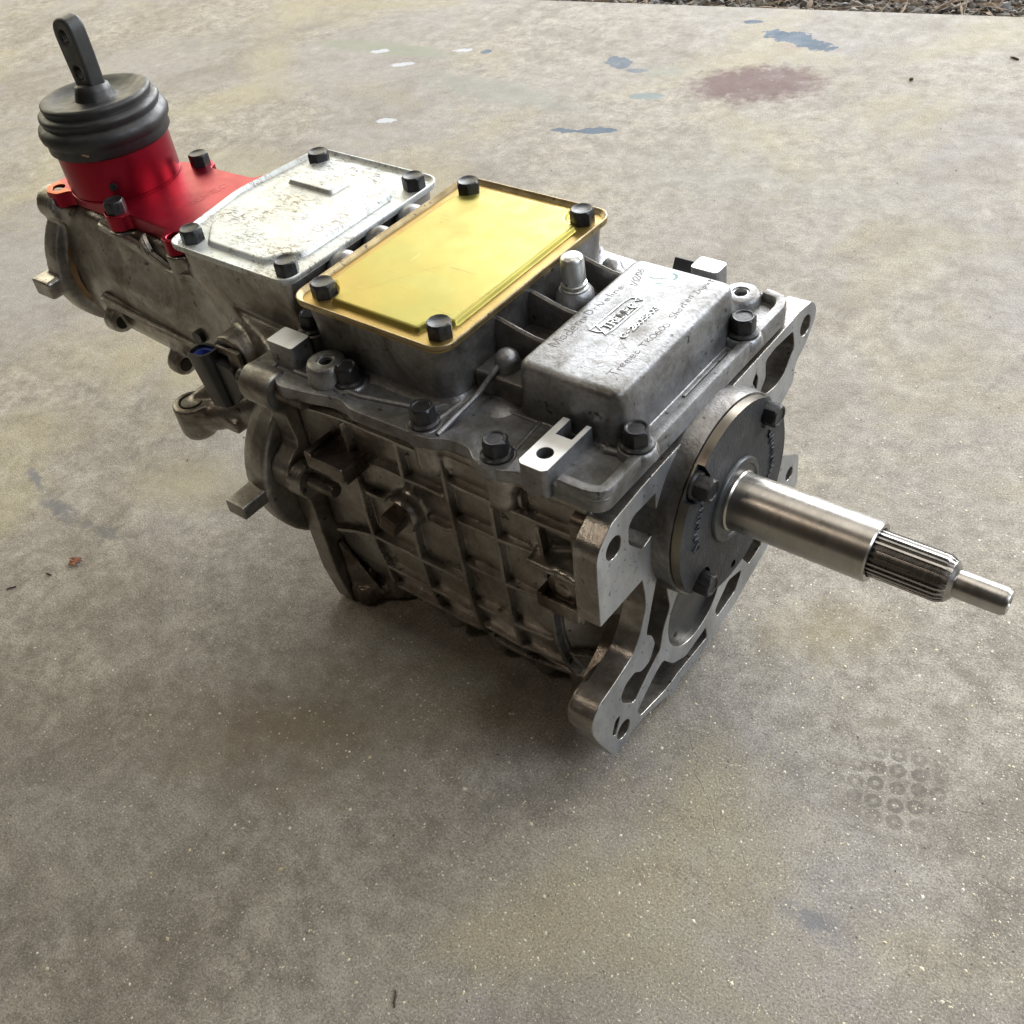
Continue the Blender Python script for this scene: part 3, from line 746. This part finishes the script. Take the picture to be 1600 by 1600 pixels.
# dowel bosses
for (u, v, zt) in ((-211, -93, 84), (-32, 94, 76.5)):
    mb = MB(); mb.lathe([(68, 15), (71, 13.6), (zt - 3, 12.6), (zt - .8, 11.6), (zt, 10), (zt, 5.6), (zt - 9, 5.4), (zt - 9, .3)], 'z', (u, v, 0), 32, True)
    d = mb.obj('dowel_boss', M['cover'], top, True, 40)
    MB().lathe([(zt - 3, 6.2), (zt - .9, 6.2), (zt - .9, 4.3), (zt - 3.2, 4.3)], 'z', (u, v, 0), 24, False).obj('dowel_sleeve', M['machined'], d)
    MB().lathe([(zt - 8.9, 5.4), (zt - 8, 5.3), (zt - 8, .2)], 'z', (u, v, 0), 20).obj('bore', M['hole'], d)
# flange bolts of the cover
for u, v, z, r in ((-129, -98, 71, .2), (-74, -100, 71, .5), (-196, -91, 72, .1), (-9, -60, 75.4, .4), (-10, 57, 75.4, .1), (-152, 100, 71.5, .3), (-243, -71, 84, .7)):
    if z < 74:
        MB().lathe([(61, 11.8), (z - 1.2, 11.6), (z - .1, 10.6)], 'z', (u, v, 0), 26).obj('bolt_boss', M['cover'], top)
    if z > 80: MB().lathe([(66, 11), (z - 1, 10.6), (z - .1, 9.8)], 'z', (u, v, 0), 26).obj('bolt_boss', M['cover'], top)
    if 74 < z < 80: MB().lathe([(69, 12), (z - 1, 11), (z - .1, 10)], 'z', (u, v, 0), 26).obj('bolt_boss', M['cover'], top)
    bolt(FBOLT, top, (u, v, z), r)
# breather
mb = MB(); mb.lathe([(69, 14), (90, 12.5), (98, 11.6), (101, 9.5)], 'z', (-103.5, 20, 0), 28); br0 = mb.obj('breather_boss', M['cover'], top)
mb = MB(); mb.lathe([(100, 7.4), (101.5, 8.2), (102.4, 6.9), (103.2, 8.0), (104.6, 8.0), (105.4, 6.5), (106.4, 6.3), (107, 7.5), (118, 7.3), (121.4, 6.9), (122.8, 5.6), (123.2, 3), (122.9, .3)], 'z', (-103.5, 20, 0), 28)
mb.obj('breather', M['vent'], top, True, 45)
# black clip behind the cover
mb = MB(); mb.box(-95, -76, 106, 118, 60, 63); mb.box(-94, -77, 115, 119, 60, 72, Matrix.Translation((-85, 117, 66)) @ Matrix.Rotation(-.5, 4, 'X') @ Matrix.Translation((85, -117, -66)))
mb.obj('cable_clip', M['plastic'], top, True, 38, .6)

# ---- writing on the front box (reading along +v, top towards -u)
def strokes_obj(name, strokes, mat, parent, z, r, rise, n=6, join=True):
    mb = MB()
    for st in strokes:
        P = [Vector((u, v, z)) for u, v in st]
        if len(P) < 2: continue
        secs = []
        for i, p in enumerate(P):
            t = (P[min(i + 1, len(P) - 1)] - P[max(i - 1, 0)])
            if t.length < 1e-6: t = Vector((1, 0, 0))
            t.normalize(); l = Vector((0, 0, 1)).cross(t)
            secs.append([p + l * (-r) - Vector((0, 0, .4)), p + l * (-r * .8) + Vector((0, 0, rise * .8)), p + Vector((0, 0, rise)), p + l * (r * .8) + Vector((0, 0, rise * .8)), p + l * r - Vector((0, 0, .4))])
        mb.loft(secs)
    return mb.obj(name, mat, parent, True, 50)
G = {  # single-stroke letters on a unit square, x right, y up
 'T': [[(0, 1), (.8, 1)], [(.4, 1), (.4, 0)]], 'R': [[(.1, 0), (.1, 1), (.5, 1), (.68, .88), (.68, .64), (.5, .5), (.1, .5)], [(.4, .5), (.75, 0)]],
 'E': [[(.62, 1), (.08, 1), (.08, 0), (.65, 0)], [(.08, .52), (.5, .52)]], 'M': [[(.05, 0), (.08, 1), (.45, .15), (.82, 1), (.85, 0)]],
 'C': [[(.72, .82), (.55, .98), (.3, .98), (.1, .75), (.05, .5), (.1, .25), (.3, .02), (.55, .02), (.72, .18)]],
 '-': [[(.1, .5), (.5, .5)]], '2': [[(.05, .78), (.2, .98), (.45, .98), (.6, .78), (.5, .5), (.05, .02), (.65, .02)]],
 '6': [[(.55, .95), (.25, .75), (.08, .4), (.1, .12), (.3, 0), (.5, .05), (.6, .25), (.5, .48), (.28, .5), (.1, .32)]],
 '0': [[(.32, 1), (.1, .8), (.05, .5), (.1, .2), (.32, 0), (.54, .2), (.6, .5), (.54, .8), (.32, 1)]],
 '5': [[(.58, 1), (.12, 1), (.1, .55), (.38, .6), (.58, .42), (.56, .15), (.35, 0), (.08, .08)]],
 '8': [[(.32, .52), (.12, .68), (.12, .88), (.32, 1), (.52, .88), (.52, .68), (.32, .52), (.08, .34), (.08, .12), (.32, 0), (.56, .12), (.56, .34), (.32, .52)]],
 '3': [[(.08, .88), (.3, 1), (.52, .86), (.5, .64), (.28, .53), (.54, .4), (.58, .15), (.32, 0), (.06, .1)]],
 '1': [[(.2, .8), (.32, 1), (.3, 0)]], '/': [[(.05, -.1), (.5, 1.05)]],
 'o': [[(.3, .55), (.1, .42), (.1, .12), (.3, 0), (.5, .14), (.48, .44), (.3, .55)]], 'd': [[(.5, .45), (.28, .55), (.08, .35), (.12, .06), (.34, .02), (.5, .2), (.55, 1)], [(.52, .5), (.5, 0)]],
 'e': [[(.08, .28), (.48, .3), (.42, .5), (.22, .54), (.06, .32), (.1, .08), (.3, 0), (.5, .1)]], 'r': [[(.1, .55), (.14, 0)], [(.13, .32), (.28, .52), (.45, .5)]],
 'n': [[(.08, .55), (.1, 0)], [(.1, .36), (.3, .54), (.45, .42), (.48, 0)]], 'D': [[(.1, 1), (.08, 0), (.4, .05), (.66, .35), (.6, .75), (.3, 1), (.02, .98)]],
 'i': [[(.15, .52), (.16, 0)], [(.15, .75), (.18, .8)]], 'v': [[(.05, .55), (.24, 0), (.46, .58)]], 'l': [[(.14, 1), (.16, 0)]],
 'm': [[(.05, .55), (.07, 0)], [(.07, .38), (.2, .54), (.3, .4), (.32, 0)], [(.32, .38), (.46, .54), (.56, .4), (.58, 0)]], 'c': [[(.46, .46), (.26, .54), (.08, .32), (.12, .06), (.32, 0), (.48, .1)]],
 'K': [[(.1, 1), (.1, 0)], [(.6, 1), (.1, .45), (.62, 0)]], 'O': [[(.35, 1), (.1, .8), (.06, .4), (.2, .04), (.5, .02), (.66, .35), (.6, .8), (.35, 1)]],
 'S': [[(.55, .85), (.36, 1), (.12, .86), (.2, .6), (.46, .42), (.5, .15), (.28, 0), (.05, .12)]], 'h': [[(.1, 1), (.1, 0)], [(.1, .34), (.28, .52), (.42, .4), (.44, 0)]],
 't': [[(.22, .9), (.22, .08), (.36, 0)], [(.05, .58), (.42, .6)]], 'I': [[(.1, 1), (.5, 1)], [(.3, 1), (.3, 0)], [(.08, 0), (.52, 0)]], 'p': [[(.1, .55), (.08, -.4)], [(.1, .45), (.34, .54), (.46, .3), (.34, .04), (.1, .1)]],
 'u': [[(.06, .55), (.1, .1), (.28, .02), (.42, .2), (.44, .55)], [(.44, .2), (.48, 0)]], ' ': [], }
ADV = {'M': .98, 'm': .72, 'T': .82, 'D': .8, ' ': .45, 'l': .3, 'i': .32, 'r': .48, 'C': .84, 'E': .78, 'R': .84, '-': .6, '/': .52, '1': .5, 'I': .62}
def write(text, u, v, h, v1, slope=0.0, jit=0.0, seed=1):
    """text along +v from v to v1, letters upright towards -u"""
    rg = random.Random(seed); out = []; x = 0.0
    w = (v1 - v) / (sum(ADV.get(c, .66) for c in text) - .1)
    for ch in text:
        jy = rg.uniform(-jit, jit); sc = 1 + rg.uniform(-jit, jit) * .8; sk = rg.uniform(-jit, jit)
        for st in G[ch]:
            q3 = [Vector((x + (px + sk * py) * w * sc, (py + jy) * h * sc, 0)) for px, py in st]
            if len(q3) > 2 and (jit or ch in 'C0235689'): q3 = smooth_path(q3, h * .1)
            out.append([(u - p.y - p.x * slope, v + p.x) for p in q3])
        x += ADV.get(ch, .66) * w
    return out
ZT = 104.7
# badge: a slanted box outline with raised serif capitals
outl = [[(-61.2, -17.5), (-66.4, -17.8), (-65.6, -11.5), (-66.0, -10.0), (-64.6, 16.4), (-63.2, 20.4), (-60.7, 21.6), (-55.9, 22.6), (-53.6, 18.1), (-53.7, 7.8), (-54.4, -11.8), (-55.6, -17.6), (-66.0, -12.2)], [(-60.7, 21.6), (-59.2, 18.6), (-55.9, 22.2)], [(-61.2, -17.5), (-58.4, -16.0)]]
strokes_obj('badge_outline', outl, M['vent'], box, ZT, .42, .55)
st = write('TREMEC', -57.0, -12.6, 5.2, 15.4, -.07)
ser = []
w_ = 28 / (sum(ADV.get(c, .66) for c in 'TREMEC') - .1); x = 0
for ch in 'TREMEC':
    vs = -12.6 + x * w_
    for xx in {'T': (.4,), 'R': (.1, .75), 'E': (), 'M': (.05, .85), 'C': ()}[ch]:
        ser.append([(-57.0 + (x + xx) * w_ * .07, vs + (xx - .16) * w_), (-57.0 + (x + xx) * w_ * .07, vs + (xx + .16) * w_)])
    x += ADV.get(ch, .66)
strokes_obj('badge_letters', st + ser, M['vent'], box, ZT, .50, .75)
strokes_obj('part_number', write('C-2605803', -44.2, -16.0, 3.7, 18.6, -.025), M['vent'], box, ZT, .40, .65)
words = (('Modern', -73.2, -40, 6.6, -9.5, .02, 3), ('Driveline', -75.0, -5, 4.9, 29, -.06, 4), ('1/12/06', -66.5, 31.5, 4.6, 49.5, .36, 5), ('Tremec', -29.6, -47.5, 5.0, -21, .02, 8), ('TKO600', -29.9, -18, 3.9, 7.8, -.04, 9), ('Shorten', -29.6, 13.5, 4.6, 38.4, .1, 10), ('Input', -31.2, 40.6, 4.0, 58.5, -.05, 11))
for t_x, u, v, h_, v1, sl, sd in words:
    strokes_obj('pen_writing', write(t_x, u, v, h_, v1, sl, .10, sd), M['ink'], box, ZT, .34, .05)
strokes_obj('paint_mark', [[(-65.6, 44.2), (-63.2, 44.6), (-59, 46.6), (-56.2, 48.2)]], M['green'], box, ZT, .5, .06)
strokes_obj('paint_mark', [[(-59.4, 40), (-55.7, 42)]], M['green'], box, ZT, .5, .06)
strokes_obj('paint_mark', [[(-56, 54), (-52.8, 53.6), (-51.2, 50.8), (-51.8, 48.4)]], M['green'], box, ZT - .1, 1.1, .16)

# ---- pressed covers with an upturned rim
def pressed_cover(name, outline, pillow, zb, mat, bolts, extra=None):
    me = MB(); me.add(*extr(outline, [], 'z', zb - 1.0, zb + .8, .2)); o = me.obj(name, M['gold_base'] if name == 'gold_cover' else mat, root, wn=True)
    n = len(outline); mb = MB(); secs = []
    ctr = Vector((sum(p[0] for p in outline) / n, sum(p[1] for p in outline) / n))
    prof = ((-.4, -.6), (.3, .2), (.5, 3.0), (.2, 3.5), (-.5, 3.6), (-1.0, 3.1), (-1.6, 1.4), (-3.2, .75))
    P = [Vector(p) for p in outline]; nr = []
    for i in range(n):
        t = (P[(i + 1) % n] - P[i - 1]).normalized(); nn = Vector((t.y, -t.x))
        if nn.dot(P[i] - ctr) < 0: nn = -nn
        nr.append(nn)
    V = []; F = []
    for off, z in prof: V += [(P[i].x + nr[i].x * off, P[i].y + nr[i].y * off, zb + z) for i in range(n)]
    for k in range(len(prof) - 1):
        for i in range(n): F.append((k * n + i, k * n + (i + 1) % n, (k + 1) * n + (i + 1) % n, (k + 1) * n + i))
    mb.add(V, F); mb.obj('rim', M['gold_rim'] if name == 'gold_cover' else mat, o, True, 60)
    # pillow: pressed panel with soft shoulders
    c2 = Vector((sum(p[0] for p in pillow) / len(pillow), sum(p[1] for p in pillow) / len(pillow)))
    mb = MB(); secs = []
    PP = [Vector(p) for p in pillow]; m = len(PP); nn2 = []
    for i in range(m):
        t = (PP[(i + 1) % m] - PP[i - 1]).normalized(); q = Vector((t.y, -t.x)); nn2.append(q)
    ar = sum(PP[i].x * PP[(i + 1) % m].y - PP[(i + 1) % m].x * PP[i].y for i in range(m))
    sg = 1 if ar > 0 else -1
    for off, z in ((1.8, .3), (1.1, .9), (.5, 1.8), (0, 3.0), (-.6, 3.7), (-1.4, 4.0), (-2.2, 4.03)):
        secs.append([(PP[i].x + sg * nn2[i].x * off, PP[i].y + sg * nn2[i].y * off, zb + z) for i in range(m)])
    mb.loft(secs); pl = mb.obj('pressed_panel', mat, o, True, 60, wn=True)
    if extra: extra(pl)
    for k, (u, v) in enumerate(bolts):
        bolt(BOLT, o, (u, v, zb + .7), .2 + .5 * k)
    return o
def notch(P, cs, r):
    return P
def pillow_outline(u0, u1, v0, v1, r, n=7):
    """rectangle whose corners are scooped out round the bolts"""
    P = []
    for cx, cy, s in ((u1, v1, 0), (u0, v1, 1), (u0, v0, 2), (u1, v0, 3)):
        a0 = {0: -math.pi / 2, 1: 0, 2: math.pi / 2, 3: math.pi}[s]
        arc = [(cx + r * math.cos(a0 - math.pi / 2 * k / (n - 1)), cy + r * math.sin(a0 - math.pi / 2 * k / (n - 1))) for k in range(n)]
        P += arc
    return P
go = rrect(-239.5, -117.5, -85, 85, 11, 8)
gp = roundpoly(pillow_outline(-228, -129, -75, 75, 15.5), 2.2, 3)
pressed_cover('gold_cover', go, gp, 112.4, M['gold'], [(-224, -70), (-131, -70), (-131, 70), (-224, 70)])
so = roundpoly([(-253.5, 75), (-373, 75), (-382, 0), (-369, -75), (-253.5, -75)], [12, 9, 9, 9, 12], 7)
sp = roundpoly([(-270, 42), (-280, 48), (-285, 62), (-350, 62), (-364, 46), (-367, 0), (-360, -44), (-342, -62), (-288, -62), (-280, -50), (-270, -44)], 3.5, 4)
def silver_extra(pl):
    mb = MB(); r = roundpoly([(-352, 22), (-352, 42), (-308, 42), (-308, 22)], 3, 4)
    c = Vector((-330, 32)); secs = []
    for f, z in ((1.06, 116.0), (1.0, 116.9), (.96, 118.6), (.92, 119.3)):
        secs.append([(c.x + (x - c.x) * f, c.y + (y - c.y) * (f - (1 - f) * 0.6), z) for x, y in r])
    MB().loft(secs).obj('raised_pad', M['zinc'], pl, True, 60, wn=True)
pressed_cover('silver_cover', so, sp, 112.4, M['zinc'], [(-358, -62), (-265, -62), (-265, 60), (-358, 60)], silver_extra)

# ---- intermediate plate between case and tail
mid = [(-104, 72), (-112, 74), (-121, 68), (-123, 58), (-116, 46), (-106, 36), (-103, 8), (-110, 2), (-119, -4), (-121, -18), (-114, -30), (-108, -40), (-107, -76), (-106, -116), (-100, -152), (-88, -153.4)]
midp = roundpoly(mid + [(-v, z) for v, z in mid[::-1]], [5] * 12 + [2] * 8 + [5] * 12, 4)
mb = MB(); mb.add(*extr(midp, [], 'x', -268, -252.2, 1.2)); midplate = mb.obj('intermediate_plate', M['tail'], root, wn=True)
for s in (-1, 1):
    for v, z in ((110, 60), (108, -16)):
        mb = MB(); mb.lathe([(-253, 13.6), (-243, 13.2), (-241.6, 12), (-241.6, 6)], 'x', (0, s * v, z), 28); mb.obj('ear_boss', M['case'], midplate)
        mb = MB()
        pr = []
        for k in range(16): pr += [(-242 + k * 1.4, 5.6), (-241.3 + k * 1.4, 4.9)]
        mb.lathe([(-243, 5.6)] + pr + [(-219, 4.5), (-219, .3)], 'x', (0, s * v, z), 18); mb.obj('stud', M['dirty'], midplate, True, 25)
        bolt(BOLT, midplate, (-268.1, s * v, z), .4, '-x')
mb = MB(); mb.lathe([(-250, 9), (-240, 9), (-239, 8), (-239, .4)], 'x', (0, -80, -128), 20); mb.lathe([(-250, 9), (-236, 9), (-235, 8), (-235, .4)], 'x', (0, -74, -143), 20); mb.obj('lower_boss', M['dirty'], midplate)
mb = MB()
mb.add([(-252, -100, -152), (-252, -62, -152), (-214, -74, -152), (-214, -58, -152), (-252, -100, -136), (-252, -62, -136), (-214, -74, -140), (-214, -58, -140)], [(0, 1, 3, 2), (4, 6, 7, 5), (0, 2, 6, 4), (1, 5, 7, 3), (0, 4, 5, 1), (2, 3, 7, 6)])
mb.lathe([(-152, 10), (-130, 10), (-127, 7)], 'z', (-222, -68, 0), 20); mb.lathe([(-152, 9), (-134, 9)], 'z', (-243, -90, 0), 20)
mb.add([(-252, -98, -140), (-252, -92, -140), (-226, -86, -146), (-252, -99, -86), (-252, -93, -86)], [(0, 1, 2), (0, 2, 3), (1, 4, 2), (0, 3, 4, 1), (2, 4, 3)])
mb.cast('lower_foot', M['dirty'], midplate, 1.3, 5)
# cast handle lugs
mb = MB(); mb.box(-288, -270, -150, -96, -33, -22); mb.cast('handle_lug', M['tail'], midplate, 1.0, 18)

# ---- tail housing
def tsec(u, top_, hwt, hwm, zm, bot):
    P = [(0, top_), (-hwt * .8, top_), (-hwt, top_ - 4), (-hwm, zm + 24), (-hwm, zm), (-hwm * .93, zm - (zm - bot) * .35), (-hwm * .72, zm - (zm - bot) * .68), (-hwm * .38, zm - (zm - bot) * .93), (0, bot)]
    P = [(u, v, z) for v, z in P]
    return P + [(u, -v, z) for (u_, v, z) in P[-2:0:-1]]
mb = MB()
mb.loft([tsec(*a) for a in ((-580, 60, 40, 50, 20, -42), (-560, 80, 42, 52, 18, -44), (-545, 86, 40, 54, 15, -46), (-480, 86, 42, 58, 14, -48), (-410, 86, 46, 60, 12, -52), (-375, 84, 58, 62, 10, -58), (-345, 80, 64, 66, 6, -70), (-318, 74, 72, 82, -2, -92), (-296, 70, 78, 96, -8, -112), (-267, 66, 90, 100, -10, -128))])
for s in (-1, 1):
    mb.lathe([(-308, 30), (-306, 44), (-300, 58), (-292, 66), (-282, 69), (-268, 69.5)], 'x', (0, s * 60, -28), 48)
mb.add(*extr(circ((0, 26), 66, 56), [], 'x', -583, -566, 1.5))
mb.lathe([(-583, 14), (-560, 14)], 'x', (0, -38, 82), 20); mb.lathe([(-583, 14), (-560, 14)], 'x', (0, 38, 82), 20)
mb.box(-592, -567, -78, -40, 14, 30)
# block below the silver cover
def sil(o): return roundpoly([(-257 + o, 71 + o), (-367 - o, 71 + o), (-378 - o, 48), (-381 - o, 0), (-366 - o, -71 - o), (-257 + o, -71 - o)], 8, 4)
mb.loft([[(x, y, z) for x, y in sil(o)] for z, o in ((40, -14), (62, -6), (86, -1.5), (111.8, 0))])
# lower side lugs, mount bracket, sensor socket
for u, v, z in ((-520, -54, -2), (-447, -54, -20)):
    mb.lathe([(u - 7, 11.5), (u + 6, 11.5)], 'x', (0, v, z), 22); mb.box(u - 7, u + 6, v - 4, v + 24, z - 4, z + 16)
mb.lathe([(-32, 11.5), (-27, 14), (-3, 14.5)], 'z', (-374, -100, 0), 26)
mb.tube([(-374, -98, -18), (-345, -84, -12), (-318, -68, -6)], [12.5, 13, 16], 14); mb.box(-372, -330, -98, -60, -20, -10)
mb.tube([(-374, -92, -6), (-352, -72, 10)], [7, 8], 12)
mb.lathe([(-90, 19.5), (-50, 21)], 'y', (-318, 0, 44), 30)
mb.tube([(-300, -62, 66), (-292, -78, 50)], 6, 10)
for u, v in ((-562, -35), (-480, -42), (-480, 42), (-408, -46), (-408, 46)):
    mb.lathe([(40, 4), (60, 9), (84, 10.5)], 'z', (u, v, 0), 18)
tail = mb.cast('tail_housing', M['tail'], root, 1.9, 5)
for pts, h in (([(-505, 84), (-454, 76), (-421, 67), (-390, 70), (-352, 64)], 2.6), ([(-525, 20), (-470, 14), (-408, 10), (-372, 4)], 3.4), ([(-398, 70), (-392, 88)], 2.4), ([(-440, 70), (-452, 86)], 2.2)):
    ridge([(u, -float(np.interp(z, [10, 38, 84], [59.5, 59.5, 48])) - (1.2 if u > -400 else 0), z) for u, z in pts], (0, -1, .15), 4.5, h).obj('rib', M['tail'], tail)
for u, v, z in ((-513.6, -56, -3), (-440.6, -56, -21)):
    MB().lathe([(u - 1, 5.6), (u + .35, 5.6), (u + .35, .3)], 'x', (0, v, z), 18).obj('lug_hole', M['hole'], tail)
mb = MB(); pr = []
for k in range(6): pr += [(-14 + k * 2, 6.8), (-13 + k * 2, 7.6)]
mb.lathe([(-16, .3), (-16, 7)] + pr + [(-2.4, 8.0), (-2.2, 9.2), (-3.4, 9.4)], 'z', (-374, -100, 0), 24, False); mb.obj('threaded_hole', M['hole'], tail, True, 25)
# output seal ring and the bushing lip at the rear
mb = MB(); mb.lathe([(-567, 55), (-564.6, 56), (-560, 53)], 'x', (0, 0, 24), 48, False); mb.obj('seal_lip', M['bronze'], tail)
# small plugs and holes in the wall
MB().lathe([(-66, 4.4), (-61.2, 4.6)], 'y', (-344, 0, 83), 14).obj('wall_hole', M['hole'], tail)
MB().lathe([(-65, 5.4), (-60, 5.6)], 'y', (-395, 0, 24), 14).obj('wall_plug', M['bolt'], tail)
# speed sensor
mb = MB(); mb.add(*extr(roundpoly([(-337, 18), (-317, 14), (-302, 30), (-306, 48), (-322, 50), (-337, 44)], 3), [], 'y', -100, -82, 1.0))
sensor = mb.obj('speed_sensor', M['plastic'], tail, wn=True)
mb = MB(); Pout = rrect(-12.5, 12.5, -8, 8, 6, 6); Pin = rrect(-10.3, 10.3, -5.8, 5.8, 4.2, 6)
mb.loft([[(x * .9, y * .9, -24) for x, y in Pout], [(x, y, 18) for x, y in Pout], [(x, y, 18) for x, y in Pin], [(x, y, 9) for x, y in Pin]])
o = mb.obj('connector_shell', M['plastic'], sensor, True, 38); T = Matrix.Translation(Vector((-334, -97, 35)) * S) @ Matrix.Rotation(-.20, 4, 'Y'); o.matrix_local = T
mb = MB(); mb.loft([[(x, y, 9) for x, y in Pin], [(x * .98, y * .98, 15.5) for x, y in Pin], [(x * .72, y * .62, 15.5) for x, y in Pin], [(x * .72, y * .62, 11) for x, y in Pin]])
o = mb.obj('connector_seal', M['blue'], sensor, True, 38); o.matrix_local = T
mb = MB(); mb.box(-312, -300, -96, -92, 20, 60); mb.box(-326, -302, -94, -91, 52, 58); mb.obj('clamp', M['tail'], sensor, True, 38, 1.2)
# cast bulbs between the two covers
for u, v in ((-247, -30), (-247, 4), (-247, 36)):
    MB().ball((u - 1, v, 103), 12).obj('casting_bulb', M['cover'], top)

# ---- shifter: red plate and turret, rubber boot, lever
ZR = 97.0
rp = [(-574, -26), (-575, -40), (-566, -47), (-554, -46), (-548, -37), (-500, -38), (-492, -41), (-490, -48), (-480, -52), (-470, -48), (-468, -41), (-420, -43), (-414, -54), (-404, -56), (-396, -48), (-394, 0)]
rpoly = roundpoly(rp + [(u, -v) for u, v in rp[-2::-1]], 3.5, 4)
mb = MB(); mb.add(*extr(rpoly, [circ((-563, -37), 5.2, 20), circ((-407, -46.5), 5.2, 20), circ((-563, 37), 5.2, 20)], 'z', 85, ZR, .9)); red = mb.obj('shifter_plate', M['red'], root, wn=True)
face_material(red, M['red_faded'], lambda n, c: c.x < -550 and n.z > .6 and c.y < 0)
for u, v in ((-563, -37), (-563, 37), (-407, -46.5)): MB().lathe([(84, 5.4), (86, 5.4), (86, .3)], 'z', (u, v, 0), 18).obj('bore', M['hole'], red)
mb = MB(); mb.lathe([(ZR - 1, 43), (ZR + .3, 43), (ZR + .6, 42.2), (ZR + 1.4, 42.2), (ZR + 1.8, 43), (126, 43), (134, 42)], 'z', (-523, 0, 0), 72); tur = mb.obj('shifter_turret', M['red'], red)
MB().lathe([(-3, 3), (1.2, 3), (1.2, .3)], 'x', (0, 0, 0), 14).obj('set_screw', M['bolt'], tur).matrix_local = Matrix.Translation(Vector((-523, 0, 109)) * S) @ Matrix.Rotation(-.78, 4, 'Z') @ Matrix.Translation(Vector((43, 0, 0)) * S)
for s in (-1, 1): bolt(BOLT, red, (-480, s * 41.5, ZR), .3 * s)
def engraved(text, u, v, h, w, z, r):
    return write(text, u, v, h, w)
strokes_obj('engraved_name', write('TREMEC', -432, -20, 6.5, 26, -.1), plain('engraved_red', (.24, .01, .02), .5, .6), red, ZR, .42, .05)
bt = [(119, 42.6), (119.2, 46), (122, 47.6), (130, 47.4), (132.5, 48.6), (136, 50.6), (141, 51.2), (146, 50.2), (149.4, 47.2), (150.4, 45.2), (151.6, 45.4), (153.8, 46.6), (156, 46.4), (157.6, 44.2), (158.2, 41.6), (159.4, 41.4), (161.4, 42.4), (163.4, 42.2), (164.6, 40.6), (164.6, 38), (162.6, 33), (160.8, 26), (160.2, 19), (161, 15.6), (166, 13.6), (170.5, 12.4), (171.2, 11), (171.2, 4)]
bt = [(130 + (z - 119) * .638 if z < 149.4 else z, r if z > 149.3 or z < 131 else r - .6) for z, r in bt]
mb = MB(); n = 72; secs = []
for z, r in bt:
    ring = []
    for k in range(n):
        a = 2 * math.pi * k / n
        w = 1 + .006 * math.sin(3 * a + z * .1) + .004 * math.sin(7 * a)
        sag = -1.6 * math.cos(a - 2.3) * max(0, (z - 135) / 30)
        r_ = r * w * (.975 if r > 30 else 1); ring.append((-523 + r_ * math.cos(a), r_ * math.sin(a), z + sag))
    secs.append(ring)
mb.loft(secs); boot = mb.obj('rubber_boot', M['rubber'], root, True, 55)
mb = MB(); mb.add([(0, 0, 0), (7, -1, 3), (9, 1, 4.5), (3, 1.5, 2), (4, 0, 2.6)], [(0, 1, 4), (1, 2, 4), (2, 3, 4), (3, 0, 4)])
o = mb.obj('torn_patch', M['tape'], boot, False); a = -1.02
o.matrix_local = Matrix.Translation(Vector((-523 + 51.4 * math.cos(a), 51.0 * math.sin(a), 139)) * S) @ Matrix.Rotation(a + math.pi / 2, 4, 'Z') @ Matrix.Rotation(math.pi / 2 * 0.98, 4, 'X')
# lever: thick flat bar with two tapped holes
lev = roundpoly([(-532, 160), (-535, 190), (-536, 208), (-533.5, 216), (-524, 221), (-514, 219), (-511.5, 213), (-511, 195), (-512.5, 160)], [1, 14, 12, 8, 7, 6, 6, 14, 1], 5)
o = plate('shift_lever', lev, [circ((-524, 207), 4.6, 22), circ((-522.5, 181), 4.6, 22)], 'y', -6.5, 6.5, M['stick'], root, 2.2)
for u, z in ((-524, 207), (-522.5, 181)):
    pr = []
    for k in range(7): pr += [(-5.6 + k * 1.6, 4.65), (-4.8 + k * 1.6, 4.0)]
    MB().lathe(pr, 'y', (u, 0, z), 18, False).obj('thread', M['stick'], o, True, 25)
o['label'] = 'flat black lever with two tapped holes'

# ------------------------------------------------------------------ loose bits on the slab
mb = MB(); pts = [(0, 9), (3, 4), (9, 5), (5, 0), (8, -5), (2, -4), (-2, -8), (-4, -2), (-9, -1), (-4, 3)]
V = [(x * .75, y * .75, .5 + .22 * abs(x) + (1.2 if i % 2 else 0)) for i, (x, y) in enumerate(pts)] + [(0, 0, 1.6)]; n = len(pts)
V += [(x, y, z - .35) for x, y, z in V]
F = [(i, (i + 1) % n, n) for i in range(n)] + [((i + 1) % n + n + 1, i + n + 1, 2 * n + 1) for i in range(n)] + [(i, i + n + 1, (i + 1) % n + n + 1, (i + 1) % n) for i in range(n)]
mb.add(V, F); o = mb.obj('leaf_scrap', plain('dry_leaf', (.20, .065, .022), .7), None, False); o.location = (-.492, -.192, 0)
o['label'] = 'small crumpled rust brown leaf scrap on bare concrete'; o['category'] = 'leaf'
tw = plain('dark_twig', (.05, .035, .025), .8)
def twig(x, y, a, l, r, label):
    mb = MB(); mb.tube([(-l, 0, r * .8), (-l * .3, l * .08, r * 1.1), (l * .4, -l * .05, r), (l, l * .05, r * .7)], [r * .5, r, r, r * .6], 7)
    o = mb.obj('twig', tw, None); o.location = (x * S, y * S, 0); o.rotation_euler = (0, 0, a)
    o['label'] = label; o['category'] = 'twig'
twig(-160, 1052, -.3, 6.5, 1.3, 'short thick dark twig near the gravel edge of the slab')
twig(-500, -213, .2, 3.0, .7, 'tiny dark splinter beside the brown leaf scrap')
twig(-515, -240, 1.0, 4.0, .6, 'thin dark sliver lying apart on bare concrete past the leaf scrap')
twig(-22, -308, -.9, 5.0, .7, 'thin dark splinter on grit strewn concrete in front of the gearbox')
twig(-252, 946, 1.2, 3.2, 1.8, 'stubby black crumb beside the dull red paint patch')
